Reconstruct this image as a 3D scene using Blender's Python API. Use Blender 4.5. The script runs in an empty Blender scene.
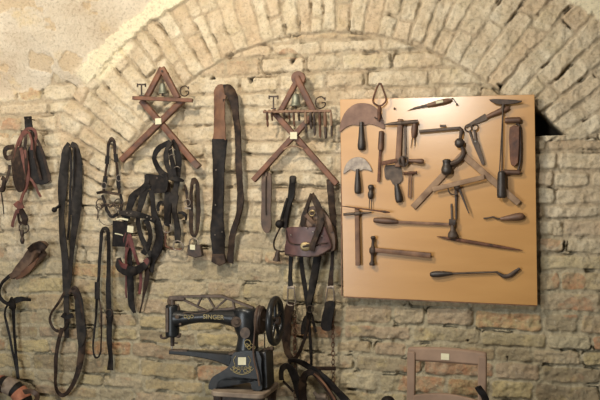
import bpy, bmesh, math, random
import numpy as np
from mathutils import Vector, Matrix
random.seed(7)
rng = np.random.default_rng(11)
PI = math.pi
scn = bpy.context.scene
COL = scn.collection

# ------------------------------------------------------------------ camera
TH = math.radians(15.0)
F = 824.0
ZC = 1.60
DIST = 4.1
CAM = Vector((DIST*math.sin(TH), -DIST*math.cos(TH), ZC))
FW = Vector((-math.sin(TH), math.cos(TH), 0))
RT = Vector((math.cos(TH), math.sin(TH), 0))
cd = bpy.data.cameras.new('camera'); cam = bpy.data.objects.new('camera', cd); COL.objects.link(cam)
cam.location = CAM; cam.rotation_euler = (PI/2, 0, TH)
cd.sensor_width = 36; cd.lens = F/600*36; cd.clip_end = 60
scn.camera = cam

def P(px, py, off=0.0):
    """point of the photograph on the vertical plane 'off' metres in front of the wall"""
    d = FW + RT*((px-300)/F) + Vector((0, 0, (200-py)/F))
    t = (-off - CAM.y)/d.y
    return CAM + d*t
def S(px, py, off=0.0):
    return (P(px, py, off)-CAM).dot(FW)/F      # metres per pixel there

# ------------------------------------------------------------------ materials
def new_mat(name):
    m = bpy.data.materials.new(name); m.use_nodes = True
    nt = m.node_tree
    return m, nt, nt.nodes, nt.links, nt.nodes['Principled BSDF']
def mat(name, c1, c2=None, rough=0.6, metal=0.0, scale=30, bump=0.3, bscale=None, spec=0.5, stretch=None, dist=0.002, wear=None):
    m, nt, N, L, B = new_mat(name)
    B.inputs['Roughness'].default_value = rough; B.inputs['Metallic'].default_value = metal
    B.inputs['Specular IOR Level'].default_value = spec
    tc = N.new('ShaderNodeTexCoord'); mp = N.new('ShaderNodeMapping'); L.new(tc.outputs['Object'], mp.inputs['Vector'])
    if stretch: mp.inputs['Scale'].default_value = stretch
    no = N.new('ShaderNodeTexNoise'); no.inputs['Scale'].default_value = scale; no.inputs['Detail'].default_value = 6
    L.new(mp.outputs['Vector'], no.inputs['Vector'])
    cr = N.new('ShaderNodeValToRGB'); cr.color_ramp.elements[0].position = .32; cr.color_ramp.elements[1].position = .68
    c2 = c2 or tuple(x*1.5 for x in c1)
    cr.color_ramp.elements[0].color = (*c1, 1); cr.color_ramp.elements[1].color = (*c2, 1)
    L.new(no.outputs['Fac'], cr.inputs['Fac'])
    out = cr.outputs['Color']
    if wear:
        n2 = N.new('ShaderNodeTexNoise'); n2.inputs['Scale'].default_value = scale*.6; n2.inputs['Detail'].default_value = 8
        L.new(tc.outputs['Object'], n2.inputs['Vector'])
        r2 = N.new('ShaderNodeMapRange'); r2.inputs[1].default_value = .52; r2.inputs[2].default_value = .66
        L.new(n2.outputs['Fac'], r2.inputs[0])
        mx = N.new('ShaderNodeMix'); mx.data_type = 'RGBA'; mx.inputs[7].default_value = (*wear, 1)
        L.new(r2.outputs[0], mx.inputs[0]); L.new(out, mx.inputs[6]); out = mx.outputs[2]
    L.new(out, B.inputs['Base Color'])
    bp = N.new('ShaderNodeBump'); bp.inputs['Strength'].default_value = bump; bp.inputs['Distance'].default_value = dist
    nb = N.new('ShaderNodeTexNoise'); nb.inputs['Scale'].default_value = bscale or scale*4; nb.inputs['Detail'].default_value = 5
    L.new(mp.outputs['Vector'], nb.inputs['Vector']); L.new(nb.outputs['Fac'], bp.inputs['Height']); L.new(bp.outputs['Normal'], B.inputs['Normal'])
    return m
M = {}
M['black_leather'] = mat('black_leather', (.004,.003,.003), (.014,.011,.010), rough=.6, spec=.2, scale=45, bump=.6, wear=(.022,.016,.012))
M['grey_leather'] = mat('grey_leather', (.008,.007,.006), (.026,.021,.019), rough=.65, spec=.2, scale=35, bump=.6, wear=(.034,.027,.021))
M['brown_leather'] = mat('brown_leather', (.04,.022,.014), (.10,.055,.032), rough=.6, scale=20, wear=(.15,.09,.055))
M['dark_brown_leather'] = mat('dark_brown_leather', (.010,.0065,.005), (.035,.020,.013), rough=.6, spec=.2, scale=35, bump=.6, wear=(.062,.038,.024))
M['tan_leather'] = mat('tan_leather', (.10,.045,.022), (.19,.09,.045), rough=.7, scale=18, wear=(.08,.035,.02))
M['maroon_leather'] = mat('maroon_leather', (.045,.018,.016), (.10,.04,.034), rough=.45, scale=16, wear=(.13,.065,.05))
M['red_leather'] = mat('red_leather', (.06,.014,.012), (.14,.032,.026), rough=.65, scale=30, wear=(.08,.02,.018))
M['faded_red'] = mat('faded_red', (.075,.026,.018), (.17,.058,.04), rough=.75, scale=30, wear=(.11,.04,.03))
M['orange_cloth'] = mat('orange_cloth', (.24,.085,.045), (.4,.16,.09), rough=.85, scale=40)
M['grey_cloth'] = mat('grey_cloth', (.16,.12,.09), (.25,.19,.14), rough=.9, scale=40)
M['red_wood'] = mat('red_wood', (.065,.024,.012), (.18,.072,.034), rough=.6, scale=22, bump=.6, wear=(.05,.02,.014))
M['dark_wood'] = mat('dark_wood', (.05,.024,.014), (.12,.06,.034), rough=.55, scale=18, wear=(.16,.085,.05))
M['black_wood'] = mat('black_wood', (.016,.012,.010), (.045,.032,.025), rough=.45, scale=20)
M['grey_wood'] = mat('grey_wood', (.19,.115,.066), (.31,.20,.12), rough=.7, scale=18, wear=(.15,.085,.048))
M['brown_wood'] = mat('brown_wood', (.12,.058,.03), (.22,.115,.06), rough=.6, scale=18, wear=(.09,.042,.022))
M['chair_wood'] = mat('chair_wood', (.19,.12,.078), (.27,.175,.115), rough=.65, scale=10, wear=(.22,.14,.09))
M['rust_iron'] = mat('rust_iron', (.07,.03,.017), (.17,.075,.042), rough=.7, metal=.35, scale=40, wear=(.045,.028,.02))
M['blade_iron'] = mat('blade_iron', (.10,.05,.032), (.19,.105,.07), rough=.55, metal=.2, scale=22, wear=(.11,.06,.042))
M['dark_iron'] = mat('dark_iron', (.022,.014,.010), (.07,.042,.028), rough=.6, metal=.15, scale=40)
M['steel'] = mat('steel', (.22,.2,.18), (.45,.42,.38), rough=.4, metal=.7, scale=30)
M['grey_iron'] = mat('grey_iron', (.16,.13,.11), (.3,.25,.2), rough=.5, metal=.6, scale=50)
M['black_enamel'] = mat('black_enamel', (.006,.007,.008), (.018,.019,.02), rough=.33, metal=.0, scale=30, bump=.12, spec=.35, wear=(.018,.016,.015))
M['worn_iron'] = mat('worn_iron', (.038,.024,.016), (.10,.066,.044), rough=.55, metal=.2, scale=40)
M['brass'] = mat('brass', (.2,.14,.07), (.4,.31,.16), rough=.4, metal=.7, scale=60)
M['gold_paint'] = mat('gold_paint', (.20,.155,.06), (.36,.29,.13), rough=.6, scale=200, bump=.05)
M['dusty_wood'] = mat('dusty_wood', (.12,.085,.06), (.22,.165,.12), rough=.7, scale=12, wear=(.28,.22,.16))
M['paper'] = mat('paper', (.54, .50, .34), (.62, .58, .41), rough=.9, scale=60, bump=.05)
M['ink'] = mat('ink', (.12,.11,.09), (.16,.14,.12), rough=.9, scale=60, bump=.02)
M['green_tin'] = mat('green_tin', (.12,.13,.10), (.25,.25,.19), rough=.5, metal=.5, scale=40)

# ------------------------------------------------------------------ mesh builder
def smooth(pts, n=6, closed=False):
    """Catmull-Rom through tuples of equal length"""
    if len(pts) < 3: return [tuple(p) for p in pts]
    out = []; m = len(pts)
    rngi = range(m) if closed else range(m-1)
    for i in rngi:
        g = (lambda k: pts[k % m]) if closed else (lambda k: pts[min(max(k, 0), m-1)])
        p0, p1, p2, p3 = g(i-1), g(i), g(i+1), g(i+2)
        for j in range(n):
            t = j/n
            out.append(tuple(.5*((2*b)+(-a+c)*t+(2*a-5*b+4*c-d)*t*t+(-a+3*b-3*c+d)*t**3) for a, b, c, d in zip(p0, p1, p2, p3)))
    if not closed: out.append(tuple(pts[-1]))
    return out

class MB:
    def __init__(s): s.v = []; s.f = []
    def add(s, vs, fs):
        o = len(s.v); s.v += [Vector(v) for v in vs]; s.f += [tuple(i+o for i in f) for f in fs]; return s
    def sweep(s, pts, ws, ts, kind='rect', closed=False, nrm=Vector((0, -1, 0)), seg=10, roll=0):
        n = len(pts); ph0 = random.uniform(0, 6); pts = [Vector(p) for p in pts]
        if kind == 'rect':
            sec = [(-.5, -.3), (-.46, -.5), (.46, -.5), (.5, -.3), (.5, .3), (.46, .5), (-.46, .5), (-.5, .3)]
        elif kind == 'box':
            sec = [(-.5, -.42), (-.42, -.5), (.42, -.5), (.5, -.42), (.5, .42), (.42, .5), (-.42, .5), (-.5, .42)]
        else:
            sec = [(.5*math.cos(2*PI*k/seg), .5*math.sin(2*PI*k/seg)) for k in range(seg)]
        k = len(sec); vs = []; pw = None
        for i, p in enumerate(pts):
            a = pts[(i-1) % n] if (closed or i > 0) else p
            b = pts[(i+1) % n] if (closed or i < n-1) else p
            T = (b-a)
            if T.length < 1e-9: T = Vector((0, 0, 1))
            T.normalize()
            W = T.cross(nrm)
            if W.length < .12 and pw is not None: W = pw - T*pw.dot(T)
            if W.length < 1e-6: W = Vector((1, 0, 0))
            W.normalize()
            N = W.cross(T); N.normalize(); pw = W
            if roll:
                a_ = roll*math.sin(i*.23+ph0); W, N = W*math.cos(a_)+N*math.sin(a_), N*math.cos(a_)-W*math.sin(a_)
            for (x, y) in sec: vs.append(p + W*x*ws[i] + N*y*ts[i])
        fs = []
        for i in range(n if closed else n-1):
            j = (i+1) % n
            for q in range(k):
                r = (q+1) % k
                fs.append((i*k+q, i*k+r, j*k+r, j*k+q))
        if not closed:
            fs.append(tuple(range(k-1, -1, -1))); fs.append(tuple((n-1)*k+q for q in range(k)))
        return s.add(vs, fs)
    def strap(s, pts, w=4, off=.03, t=.004, n=6, closed=False, kind='rect'):
        """pts: (px,py[,off[,w]]) ; w in photo pixels"""
        full = [(p[0], p[1], p[2] if len(p) > 2 and p[2] is not None else off, p[3] if len(p) > 3 else w) for p in pts]
        sm = smooth(full, n, closed); p_ = random.uniform(0, 9)
        if not closed: sm = [(a+.16*math.sin(i*.5+p_)+.08*math.sin(i*1.1+p_), b, o, ww*(1+.05*math.sin(i*.6+p_)+.03*math.sin(i*1.7))) for i, (a, b, o, ww) in enumerate(sm)]
        return s.sweep([P(a, b, o) for a, b, o, _ in sm], [max(ww, .4)*S(a, b, o) for a, b, o, ww in sm], [t]*len(sm), kind, closed, roll=.42)
    def tube(s, pts, d=2, off=.03, n=5, closed=False, seg=8, flat=1.0):
        full = [(p[0], p[1], p[2] if len(p) > 2 and p[2] is not None else off, p[3] if len(p) > 3 else d) for p in pts]
        sm = smooth(full, n, closed)
        ww = [max(q[3], .3)*S(q[0], q[1], q[2]) for q in sm]
        return s.sweep([P(a, b, o) for a, b, o, _ in sm], ww, [x*flat for x in ww], 'round', closed, seg=seg)
    def rod(s, a, b, d, off=.03, d2=None, off2=None, seg=10):
        off2 = off if off2 is None else off2; d2 = d if d2 is None else d2
        return s.sweep([P(*a, off), P(*b, off2)], [d*S(*a, off), d2*S(*b, off2)], [d*S(*a, off), d2*S(*b, off2)], 'round', seg=seg)
    def bar(s, a, b, w, off=.03, t=.02, w2=None, off2=None):
        off2 = off if off2 is None else off2; w2 = w if w2 is None else w2
        return s.sweep([P(*a, off), P(*b, off2)], [w*S(*a, off), w2*S(*b, off2)], [t, t], 'box')
    def handle(s, a, b, prof, off=.03, off2=None, flat=1.0, seg=12, n=4):
        """turned shape from a to b: prof = [(t, diameter px)]"""
        off2 = off if off2 is None else off2
        A, Bv = P(*a, off), P(*b, off2); k = S(*a, off)
        pr = smooth(prof, n)
        ps = [A.lerp(Bv, min(max(t, -.05), 1.05)) for t, _ in pr]
        ws = [max(d, .15)*k for _, d in pr]
        return s.sweep(ps, ws, [w*flat for w in ws], 'round', seg=seg)
    def plate(s, out, off=.03, t=.004, sm=0, bend=None):
        """polygon in the wall plane, back at 'off', 't' thick"""
        o = smooth(out, sm, True) if sm else out
        n = len(o); bk = []; fr = []
        for q in o:
            oo = off + (bend(q[0], q[1]) if bend else 0) + (q[2] if len(q) > 2 else 0)
            v = P(q[0], q[1], oo+t); fr.append(v); bk.append(v+Vector((0, t, 0)))
        A = sum(a[0]*b[1]-b[0]*a[1] for a, b in zip(o, o[1:]+o[:1]))
        if A < 0: bk.reverse(); fr.reverse()
        # triangulate via bmesh for concave outlines
        bm = bmesh.new(); vv = [bm.verts.new(v) for v in fr]; f = bm.faces.new(vv)
        r = bmesh.ops.triangulate(bm, faces=[f]); bm.verts.index_update()
        tris = [tuple(x.index for x in g.verts) for g in bm.faces]; bm.free()
        # orient front towards -y
        fs = []
        for tr in tris:
            a, b, c = (fr[i] for i in tr)
            if (b-a).cross(c-a).y > 0: tr = tr[::-1]
            fs.append(tr); fs.append(tuple(i+n for i in tr[::-1]))
        for i in range(n):
            j = (i+1) % n; fs.append((i, j, j+n, i+n))
        return s.add(fr+bk, fs)
    def ring(s, c, R, d, nrm=Vector((0, -1, 0)), sx=1, sz=1, n=28, seg=8, arc=(0, 1)):
        c = Vector(c); nrm = nrm.normalized(); U = nrm.cross(Vector((0, 0, 1)))
        if U.length < .01: U = Vector((1, 0, 0))
        U.normalize(); V = U.cross(nrm)
        full = arc == (0, 1); m = n if full else n+1
        ps = [c + U*R*sx*math.cos(2*PI*(arc[0]+(arc[1]-arc[0])*i/n)) + V*R*sz*math.sin(2*PI*(arc[0]+(arc[1]-arc[0])*i/n)) for i in range(m)]
        return s.sweep(ps, [d]*m, [d]*m, 'round', full, nrm, seg)
    def pring(s, x, y, r, d=1, off=.03, sx=1, sz=1, yaw=0, n=24):
        k = S(x, y, off)
        return s.ring(P(x, y, off), r*k, d*k, Vector((math.sin(yaw), -math.cos(yaw), 0)), sx, sz, n)
    def ball(s, c, r, sx=1, sy=1, sz=1, n=12):
        vs = []; fs = []
        for i in range(n+1):
            a = PI*i/n
            for j in range(n): 
                b = 2*PI*j/n
                vs.append(Vector(c)+Vector((r*sx*math.sin(a)*math.cos(b), r*sy*math.sin(a)*math.sin(b), r*sz*math.cos(a))))
        for i in range(n):
            for j in range(n):
                fs.append((i*n+j, (i+1)*n+j, (i+1)*n+(j+1) % n, i*n+(j+1) % n))
        return s.add(vs, fs)
    def cyl(s, a, b, r, r2=None, seg=16):
        r2 = r if r2 is None else r2
        a = Vector(a); b = Vector(b); T = (b-a).normalized()
        nr = Vector((0, -1, 0)) if abs(T.y) < .9 else Vector((0, 0, 1))
        return s.sweep([a, b], [2*r, 2*r2], [2*r, 2*r2], 'round', False, nr, seg)
    def box(s, c, sz, rz=0, ry=0):
        m = Matrix.Rotation(rz, 3, 'Z') @ Matrix.Rotation(ry, 3, 'Y'); c = Vector(c)
        vs = [c + m @ Vector((x*sz[0]/2, y*sz[1]/2, z*sz[2]/2)) for x in (-1, 1) for y in (-1, 1) for z in (-1, 1)]
        return s.add(vs, [(0, 1, 3, 2), (4, 6, 7, 5), (0, 4, 5, 1), (2, 3, 7, 6), (0, 2, 6, 4), (1, 5, 7, 3)])

def make(name, mb, material, parent=None, origin=None, bevel=0, seg=2):
    o0 = Vector(origin) if origin is not None else Vector((0, 0, 0))
    me = bpy.data.meshes.new(name)
    me.from_pydata([tuple(v-o0) for v in mb.v], [], mb.f)
    bm = bmesh.new(); bm.from_mesh(me); bmesh.ops.remove_doubles(bm, verts=bm.verts, dist=1e-6)
    bmesh.ops.recalc_face_normals(bm, faces=bm.faces); bm.to_mesh(me); bm.free()
    me.materials.append(M[material])
    me.polygons.foreach_set('use_smooth', [True]*len(me.polygons))
    me.set_sharp_from_angle(angle=math.radians(42))
    o = bpy.data.objects.new(name, me); COL.objects.link(o)
    if parent is not None: o.parent = parent
    else: o.location = o0
    if bevel:
        b = o.modifiers.new('bevel', 'BEVEL'); b.width = bevel; b.segments = seg; b.limit_method = 'ANGLE'; b.angle_limit = math.radians(40)
    return o

def tag(o, label, cat, group=None):
    o['label'] = label; o['category'] = cat
    if group: o['group'] = group
    return o
class Thing:
    def __init__(s, name, label, cat, at, group=None):
        s.o0 = Vector(at)
        s.root = bpy.data.objects.new(name, None); COL.objects.link(s.root)
        s.root.empty_display_size = .03; s.root.location = s.o0
        tag(s.root, label, cat, group)
    def part(s, name, mb, material, parent=None, label=None, bevel=0):
        o = make(name, mb, material, parent or s.root, s.o0, bevel)
        if label: o['label'] = label
        return o
def solo(name, label, cat, mb, material, group=None, bevel=0):
    c = sum(mb.v, Vector())/len(mb.v)
    return tag(make(name, mb, material, None, c, bevel), label, cat, group)
def text_mb(txt, px, py, size_px, off, depth=.0015, rot=0, squash=1):
    cu = bpy.data.curves.new('t', 'FONT'); cu.body = txt; cu.size = 1; cu.extrude = .02; cu.align_x = 'CENTER'; cu.align_y = 'CENTER'
    o = bpy.data.objects.new('t', cu); COL.objects.link(o)
    dg = bpy.context.evaluated_depsgraph_get(); me = bpy.data.meshes.new_from_object(o.evaluated_get(dg))
    k = size_px*S(px, py, off); c = P(px, py, off); mb = MB()
    ca, sa = math.cos(rot), math.sin(rot)
    mb.add([c+Vector(((v.co.x*squash*ca-v.co.y*sa)*k, -(v.co.z*depth/.02), (v.co.x*squash*sa+v.co.y*ca)*k)) for v in me.vertices], [tuple(p.vertices) for p in me.polygons])
    bpy.data.objects.remove(o); bpy.data.meshes.remove(me); bpy.data.curves.remove(cu)
    return mb

# ------------------------------------------------------------------ the brick wall
def lat(seed, n=256): return np.random.default_rng(seed).random((n, n))
def vnoise(x, y, seed):
    L = lat(seed); n = 256
    xi = np.floor(x).astype(int); yi = np.floor(y).astype(int); fx = x-xi; fy = y-yi
    fx = fx*fx*(3-2*fx); fy = fy*fy*(3-2*fy)
    g = lambda a, b: L[a % n, b % n]
    return (g(xi, yi)*(1-fx)+g(xi+1, yi)*fx)*(1-fy)+(g(xi, yi+1)*(1-fx)+g(xi+1, yi+1)*fx)*fy-.5
def fbm(x, y, f, seed, o=4):
    r = 0; a = 1
    for k in range(o): r = r+a*vnoise(x*f+17.3*k, y*f+9.1*k, seed+k); f *= 2.03; a *= .5
    return r
def sstep(x, a, b):
    t = np.clip((x-a)/(b-a), 0, 1); return t*t*(3-2*t)

def fit_circle(pp):
    A = np.array([[2*x, 2*z, 1] for x, z in pp]); b = np.array([x*x+z*z for x, z in pp])
    s, *_ = np.linalg.lstsq(A, b, rcond=None); return s[0], s[1], math.sqrt(s[2]+s[0]**2+s[1]**2)
def wl(px, py): v = P(px, py); return (v.x, v.z)
CIx, CIz, RI = fit_circle([wl(*q) for q in [(190, 84), (222, 62), (260, 44), (300, 33), (343, 30), (406, 43), (442, 60), (499, 90), (150, 118)]])
COx, COz, RO = fit_circle([wl(*q) for q in [(75, 102), (103, 68), (140, 34), (190, 0), (565, 0), (598, 22)]])
print('circles', CIx, CIz, RI, COx, COz, RO)

def axis(lo, a, b, hi, fine, coarse):
    return np.concatenate([np.arange(lo, a, coarse), np.arange(a, b, fine), np.arange(b, hi+coarse, coarse)])
xs = axis(-2.6, -1.72, 1.45, 2.5, .0045, .02)
zs = axis(0, .55, 2.72, 3.25, .0045, .02)
X, Z = np.meshgrid(xs, zs)          # rows z, columns x
WX = X+.014*fbm(X, Z, 5, 31)+.008*fbm(X, Z, 26, 33); WZ = Z+.018*fbm(X, Z, 3, 41)+.008*fbm(X, Z, 18, 51)

def bricks(U, V, rows, lengths, seed, joint):
    """irregular courses; returns distance to joint, random value per brick"""
    r = np.random.default_rng(seed)
    edges = [V.min()-.01]
    while edges[-1] < V.max()+.01: edges.append(edges[-1]+r.uniform(*rows))
    edges = np.array(edges); idx = np.clip(np.searchsorted(edges, V)-1, 0, len(edges)-2)
    dv = np.minimum(V-edges[idx], edges[idx+1]-V)
    du = np.zeros_like(U); ra = np.zeros_like(U); rb = np.zeros_like(U)
    for k in range(len(edges)-1):
        m = idx == k
        if not m.any(): continue
        e = [U.min()-r.uniform(.01, .3)]
        while e[-1] < U.max()+.01: e.append(e[-1]+r.uniform(*lengths))
        e = np.array(e); j = np.clip(np.searchsorted(e, U[m])-1, 0, len(e)-2)
        du[m] = np.minimum(U[m]-e[j], e[j+1]-U[m])
        ra[m] = r.random(len(e))[j]; rb[m] = r.random(len(e))[j]
    # rounded corners
    c = .022
    d = np.minimum(du, dv); cor = (du < c) & (dv < c)
    d = np.where(cor, c-np.sqrt((c-np.minimum(du, c))**2+(c-np.minimum(dv, c))**2), d)
    return d-joint, ra, rb
jn = .0035+.006*(fbm(X, Z, 9, 61)+.3)
dA, ta, ha = bricks(WX, WZ, (.066, .094), (.15, .34), 5, jn)
ri = np.hypot(WX-CIx, WZ-CIz); ph = np.arctan2(WX-CIx, WZ-CIz)
RM = (RI+RO)/2
dB, tb, hb = bricks(ri, ph*RM, (.070, .100), (.26, .44), 6, jn*.8)
springL = wl(70, 205)[1]; springR = wl(560, 140)[1]
spring = np.where(X < 0, springL, springR)+.02*fbm(X, Z, 6, 71)
ro = np.hypot(X-COx, Z-COz)
rin = np.hypot(X-CIx, Z-CIz)
rn = .012*fbm(X, Z, 14, 81)
ringm = (rin+rn*.5 > RI) & (Z > spring) & (ro < RO+.03)
ringm &= ~((X < wl(62, 200)[0]))
d = np.where(ringm, dB, dA); tone = np.where(ringm, tb, ta); hue = np.where(ringm, hb, ha)
edge = np.abs(rin+rn*.5-RI)
crust = sstep(fbm(X, Z, 7, 301, 5), .02, .25)   # mortar smeared over the bricks
d = np.where((Z > spring) & (edge < .02), np.minimum(d, edge-.004), d)
brick = sstep(d, -.001, .009)
up = sstep(Z+.25*fbm(X, Z, 2.2, 91), 1.0, 1.6)      # how much whitewash is left
lowleft = sstep(-X, -.35, .5)*sstep(-Z, -1.6, -1.2)
fill = np.clip(.55+.9*fbm(X, Z, 3.5, 101)-.12*up+.45*lowleft, 0, 1.25)  # joints filled flush here and there
depth = .015*(1-.55*fill)
H = -depth*(1-brick)+(tone-.5)*.008*brick
H += .007*fbm(X, Z, 9, 111, 5)+.010*fbm(X, Z, 1.6, 121, 3)+.009*fbm(X, Z, 42, 131, 3)
H += .009*fbm(X, Z, 20, 141)*brick
chip = sstep(fbm(X, Z, 12, 151), .36, .5)*sstep(-d, -.02, 0); H -= chip*.012
H += .006*crust*(1-brick)+.002*crust
H += .012*ringm
gap = sstep(fbm(X, Z, 11, 161), .22, .34)*(1-sstep(np.abs(d), .001, .0045)); H -= gap*.03
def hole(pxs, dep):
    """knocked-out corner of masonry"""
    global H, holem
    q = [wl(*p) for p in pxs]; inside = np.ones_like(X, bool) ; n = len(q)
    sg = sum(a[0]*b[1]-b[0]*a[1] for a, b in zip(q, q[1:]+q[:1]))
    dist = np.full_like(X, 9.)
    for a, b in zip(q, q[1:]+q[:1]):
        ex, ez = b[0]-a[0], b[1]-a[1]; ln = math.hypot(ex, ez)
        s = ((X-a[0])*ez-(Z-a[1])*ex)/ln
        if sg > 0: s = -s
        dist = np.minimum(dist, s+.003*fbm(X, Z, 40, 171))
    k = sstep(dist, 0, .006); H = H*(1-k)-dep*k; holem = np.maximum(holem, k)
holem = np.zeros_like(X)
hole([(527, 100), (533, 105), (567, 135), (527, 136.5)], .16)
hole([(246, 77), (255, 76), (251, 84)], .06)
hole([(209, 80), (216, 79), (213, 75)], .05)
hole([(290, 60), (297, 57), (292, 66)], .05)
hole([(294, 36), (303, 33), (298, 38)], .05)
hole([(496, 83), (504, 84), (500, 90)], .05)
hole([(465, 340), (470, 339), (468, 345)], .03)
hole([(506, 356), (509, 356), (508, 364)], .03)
# plastered springing of the vault: leans out over the room above and outside the arch
zl = wl(0, 92)[1]
dl = np.where(X < .3, np.minimum(ro-RO, (Z-zl)*1.25), ro-RO-.0)
dl = dl+.018*fbm(X, Z, 11, 181)+.012*fbm(X, Z, 34, 191)+.16*(fbm(X, Z, 6, 193)-.05)*(X < .3)*sstep(ro-RO-(Z-zl)*1.25, 0, .06)
dl0 = np.where(X < .3, np.minimum(ro-RO, (Z-zl)*1.25), ro-RO)
pl = sstep(dl, 0, .008)
lean = np.clip(dl0, 0, 3)
plH = .004+.014*sstep((Z-zl), 0, .12)+.012*fbm(X, Z, 4, 201, 4)+.0025*fbm(X, Z, 60, 211, 2)
flake = sstep(fbm(X, Z, 6.5, 221, 4), .30, .33)*(X < 0)*sstep(lean, .05, .12)
plH -= .006*flake
lip = sstep(.050-np.abs(lean-.032)+.03*fbm(X, Z, 16, 311), 0, .014)*sstep((Z-zl)*1.25-(ro-RO), 0, .04)*(Z > spring)
H = H*(1-pl)+plH*pl
H = H + .75*lean**1.35*sstep(dl0, 0, .02)
H += .014*lip*pl*(X < .3)
plaster = pl
# cream lime smear that follows the arch edge (its own colour, not light)
smear = np.clip(lip*pl+sstep(fbm(X, Z, 5, 231), .12, .3)*sstep(.06-np.abs(ro-RO+.0), 0, .03)*(X < .3)*(Z > zl), 0, 1)
redp = ((hue > .95)*(1-up*.6)*(~ringm))
for (cx, cy, r0) in [(570, 281, .05), (30, 93, .045), (575, 308, .05), (12, 128, .05), (288, 55, .03), (385, 258, .02), (440, 385, .12), (22, 133, .03), (548, 240, .03), (365, 325, .02)]:
    wx, wz = wl(cx, cy); redp = np.maximum(redp, (np.hypot((X-wx)*.6, Z-wz) + .02*fbm(X, Z, 20, 241) < r0)*1.0)

def set_attr(me, name, arr):
    a = me.attributes.new(name, 'FLOAT', 'POINT'); a.data.foreach_set('value', arr.ravel().astype(np.float32))
def grid_obj(name, facemask, material):
    nz, nx = X.shape
    idx = np.arange(nz*nx).reshape(nz, nx)
    quads = np.stack([idx[:-1, :-1], idx[:-1, 1:], idx[1:, 1:], idx[1:, :-1]], -1)[facemask]
    used = np.unique(quads); remap = np.full(nz*nx, -1); remap[used] = np.arange(len(used)); quads = remap[quads]
    co = np.stack([X.ravel(), -H.ravel(), Z.ravel()], -1)[used]
    me = bpy.data.meshes.new(name)
    me.vertices.add(len(co)); me.vertices.foreach_set('co', co.ravel().astype(np.float32))
    nf = len(quads); me.loops.add(nf*4); me.polygons.add(nf)
    me.loops.foreach_set('vertex_index', quads.ravel().astype(np.int32))
    me.polygons.foreach_set('loop_start', (np.arange(nf)*4).astype(np.int32))
    me.polygons.foreach_set('use_smooth', np.ones(nf, bool))
    me.update(calc_edges=True)
    for an, ar in (('tone', tone), ('hue', hue), ('brick', brick), ('limewash', up), ('plaster', plaster), ('smear', smear), ('red', redp), ('flake', flake), ('void', holem)):
        set_attr(me, an, ar.ravel()[used])
    me.materials.append(material); me.validate()
    o = bpy.data.objects.new(name, me); COL.objects.link(o); o['kind'] = 'structure'
    return o

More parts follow.
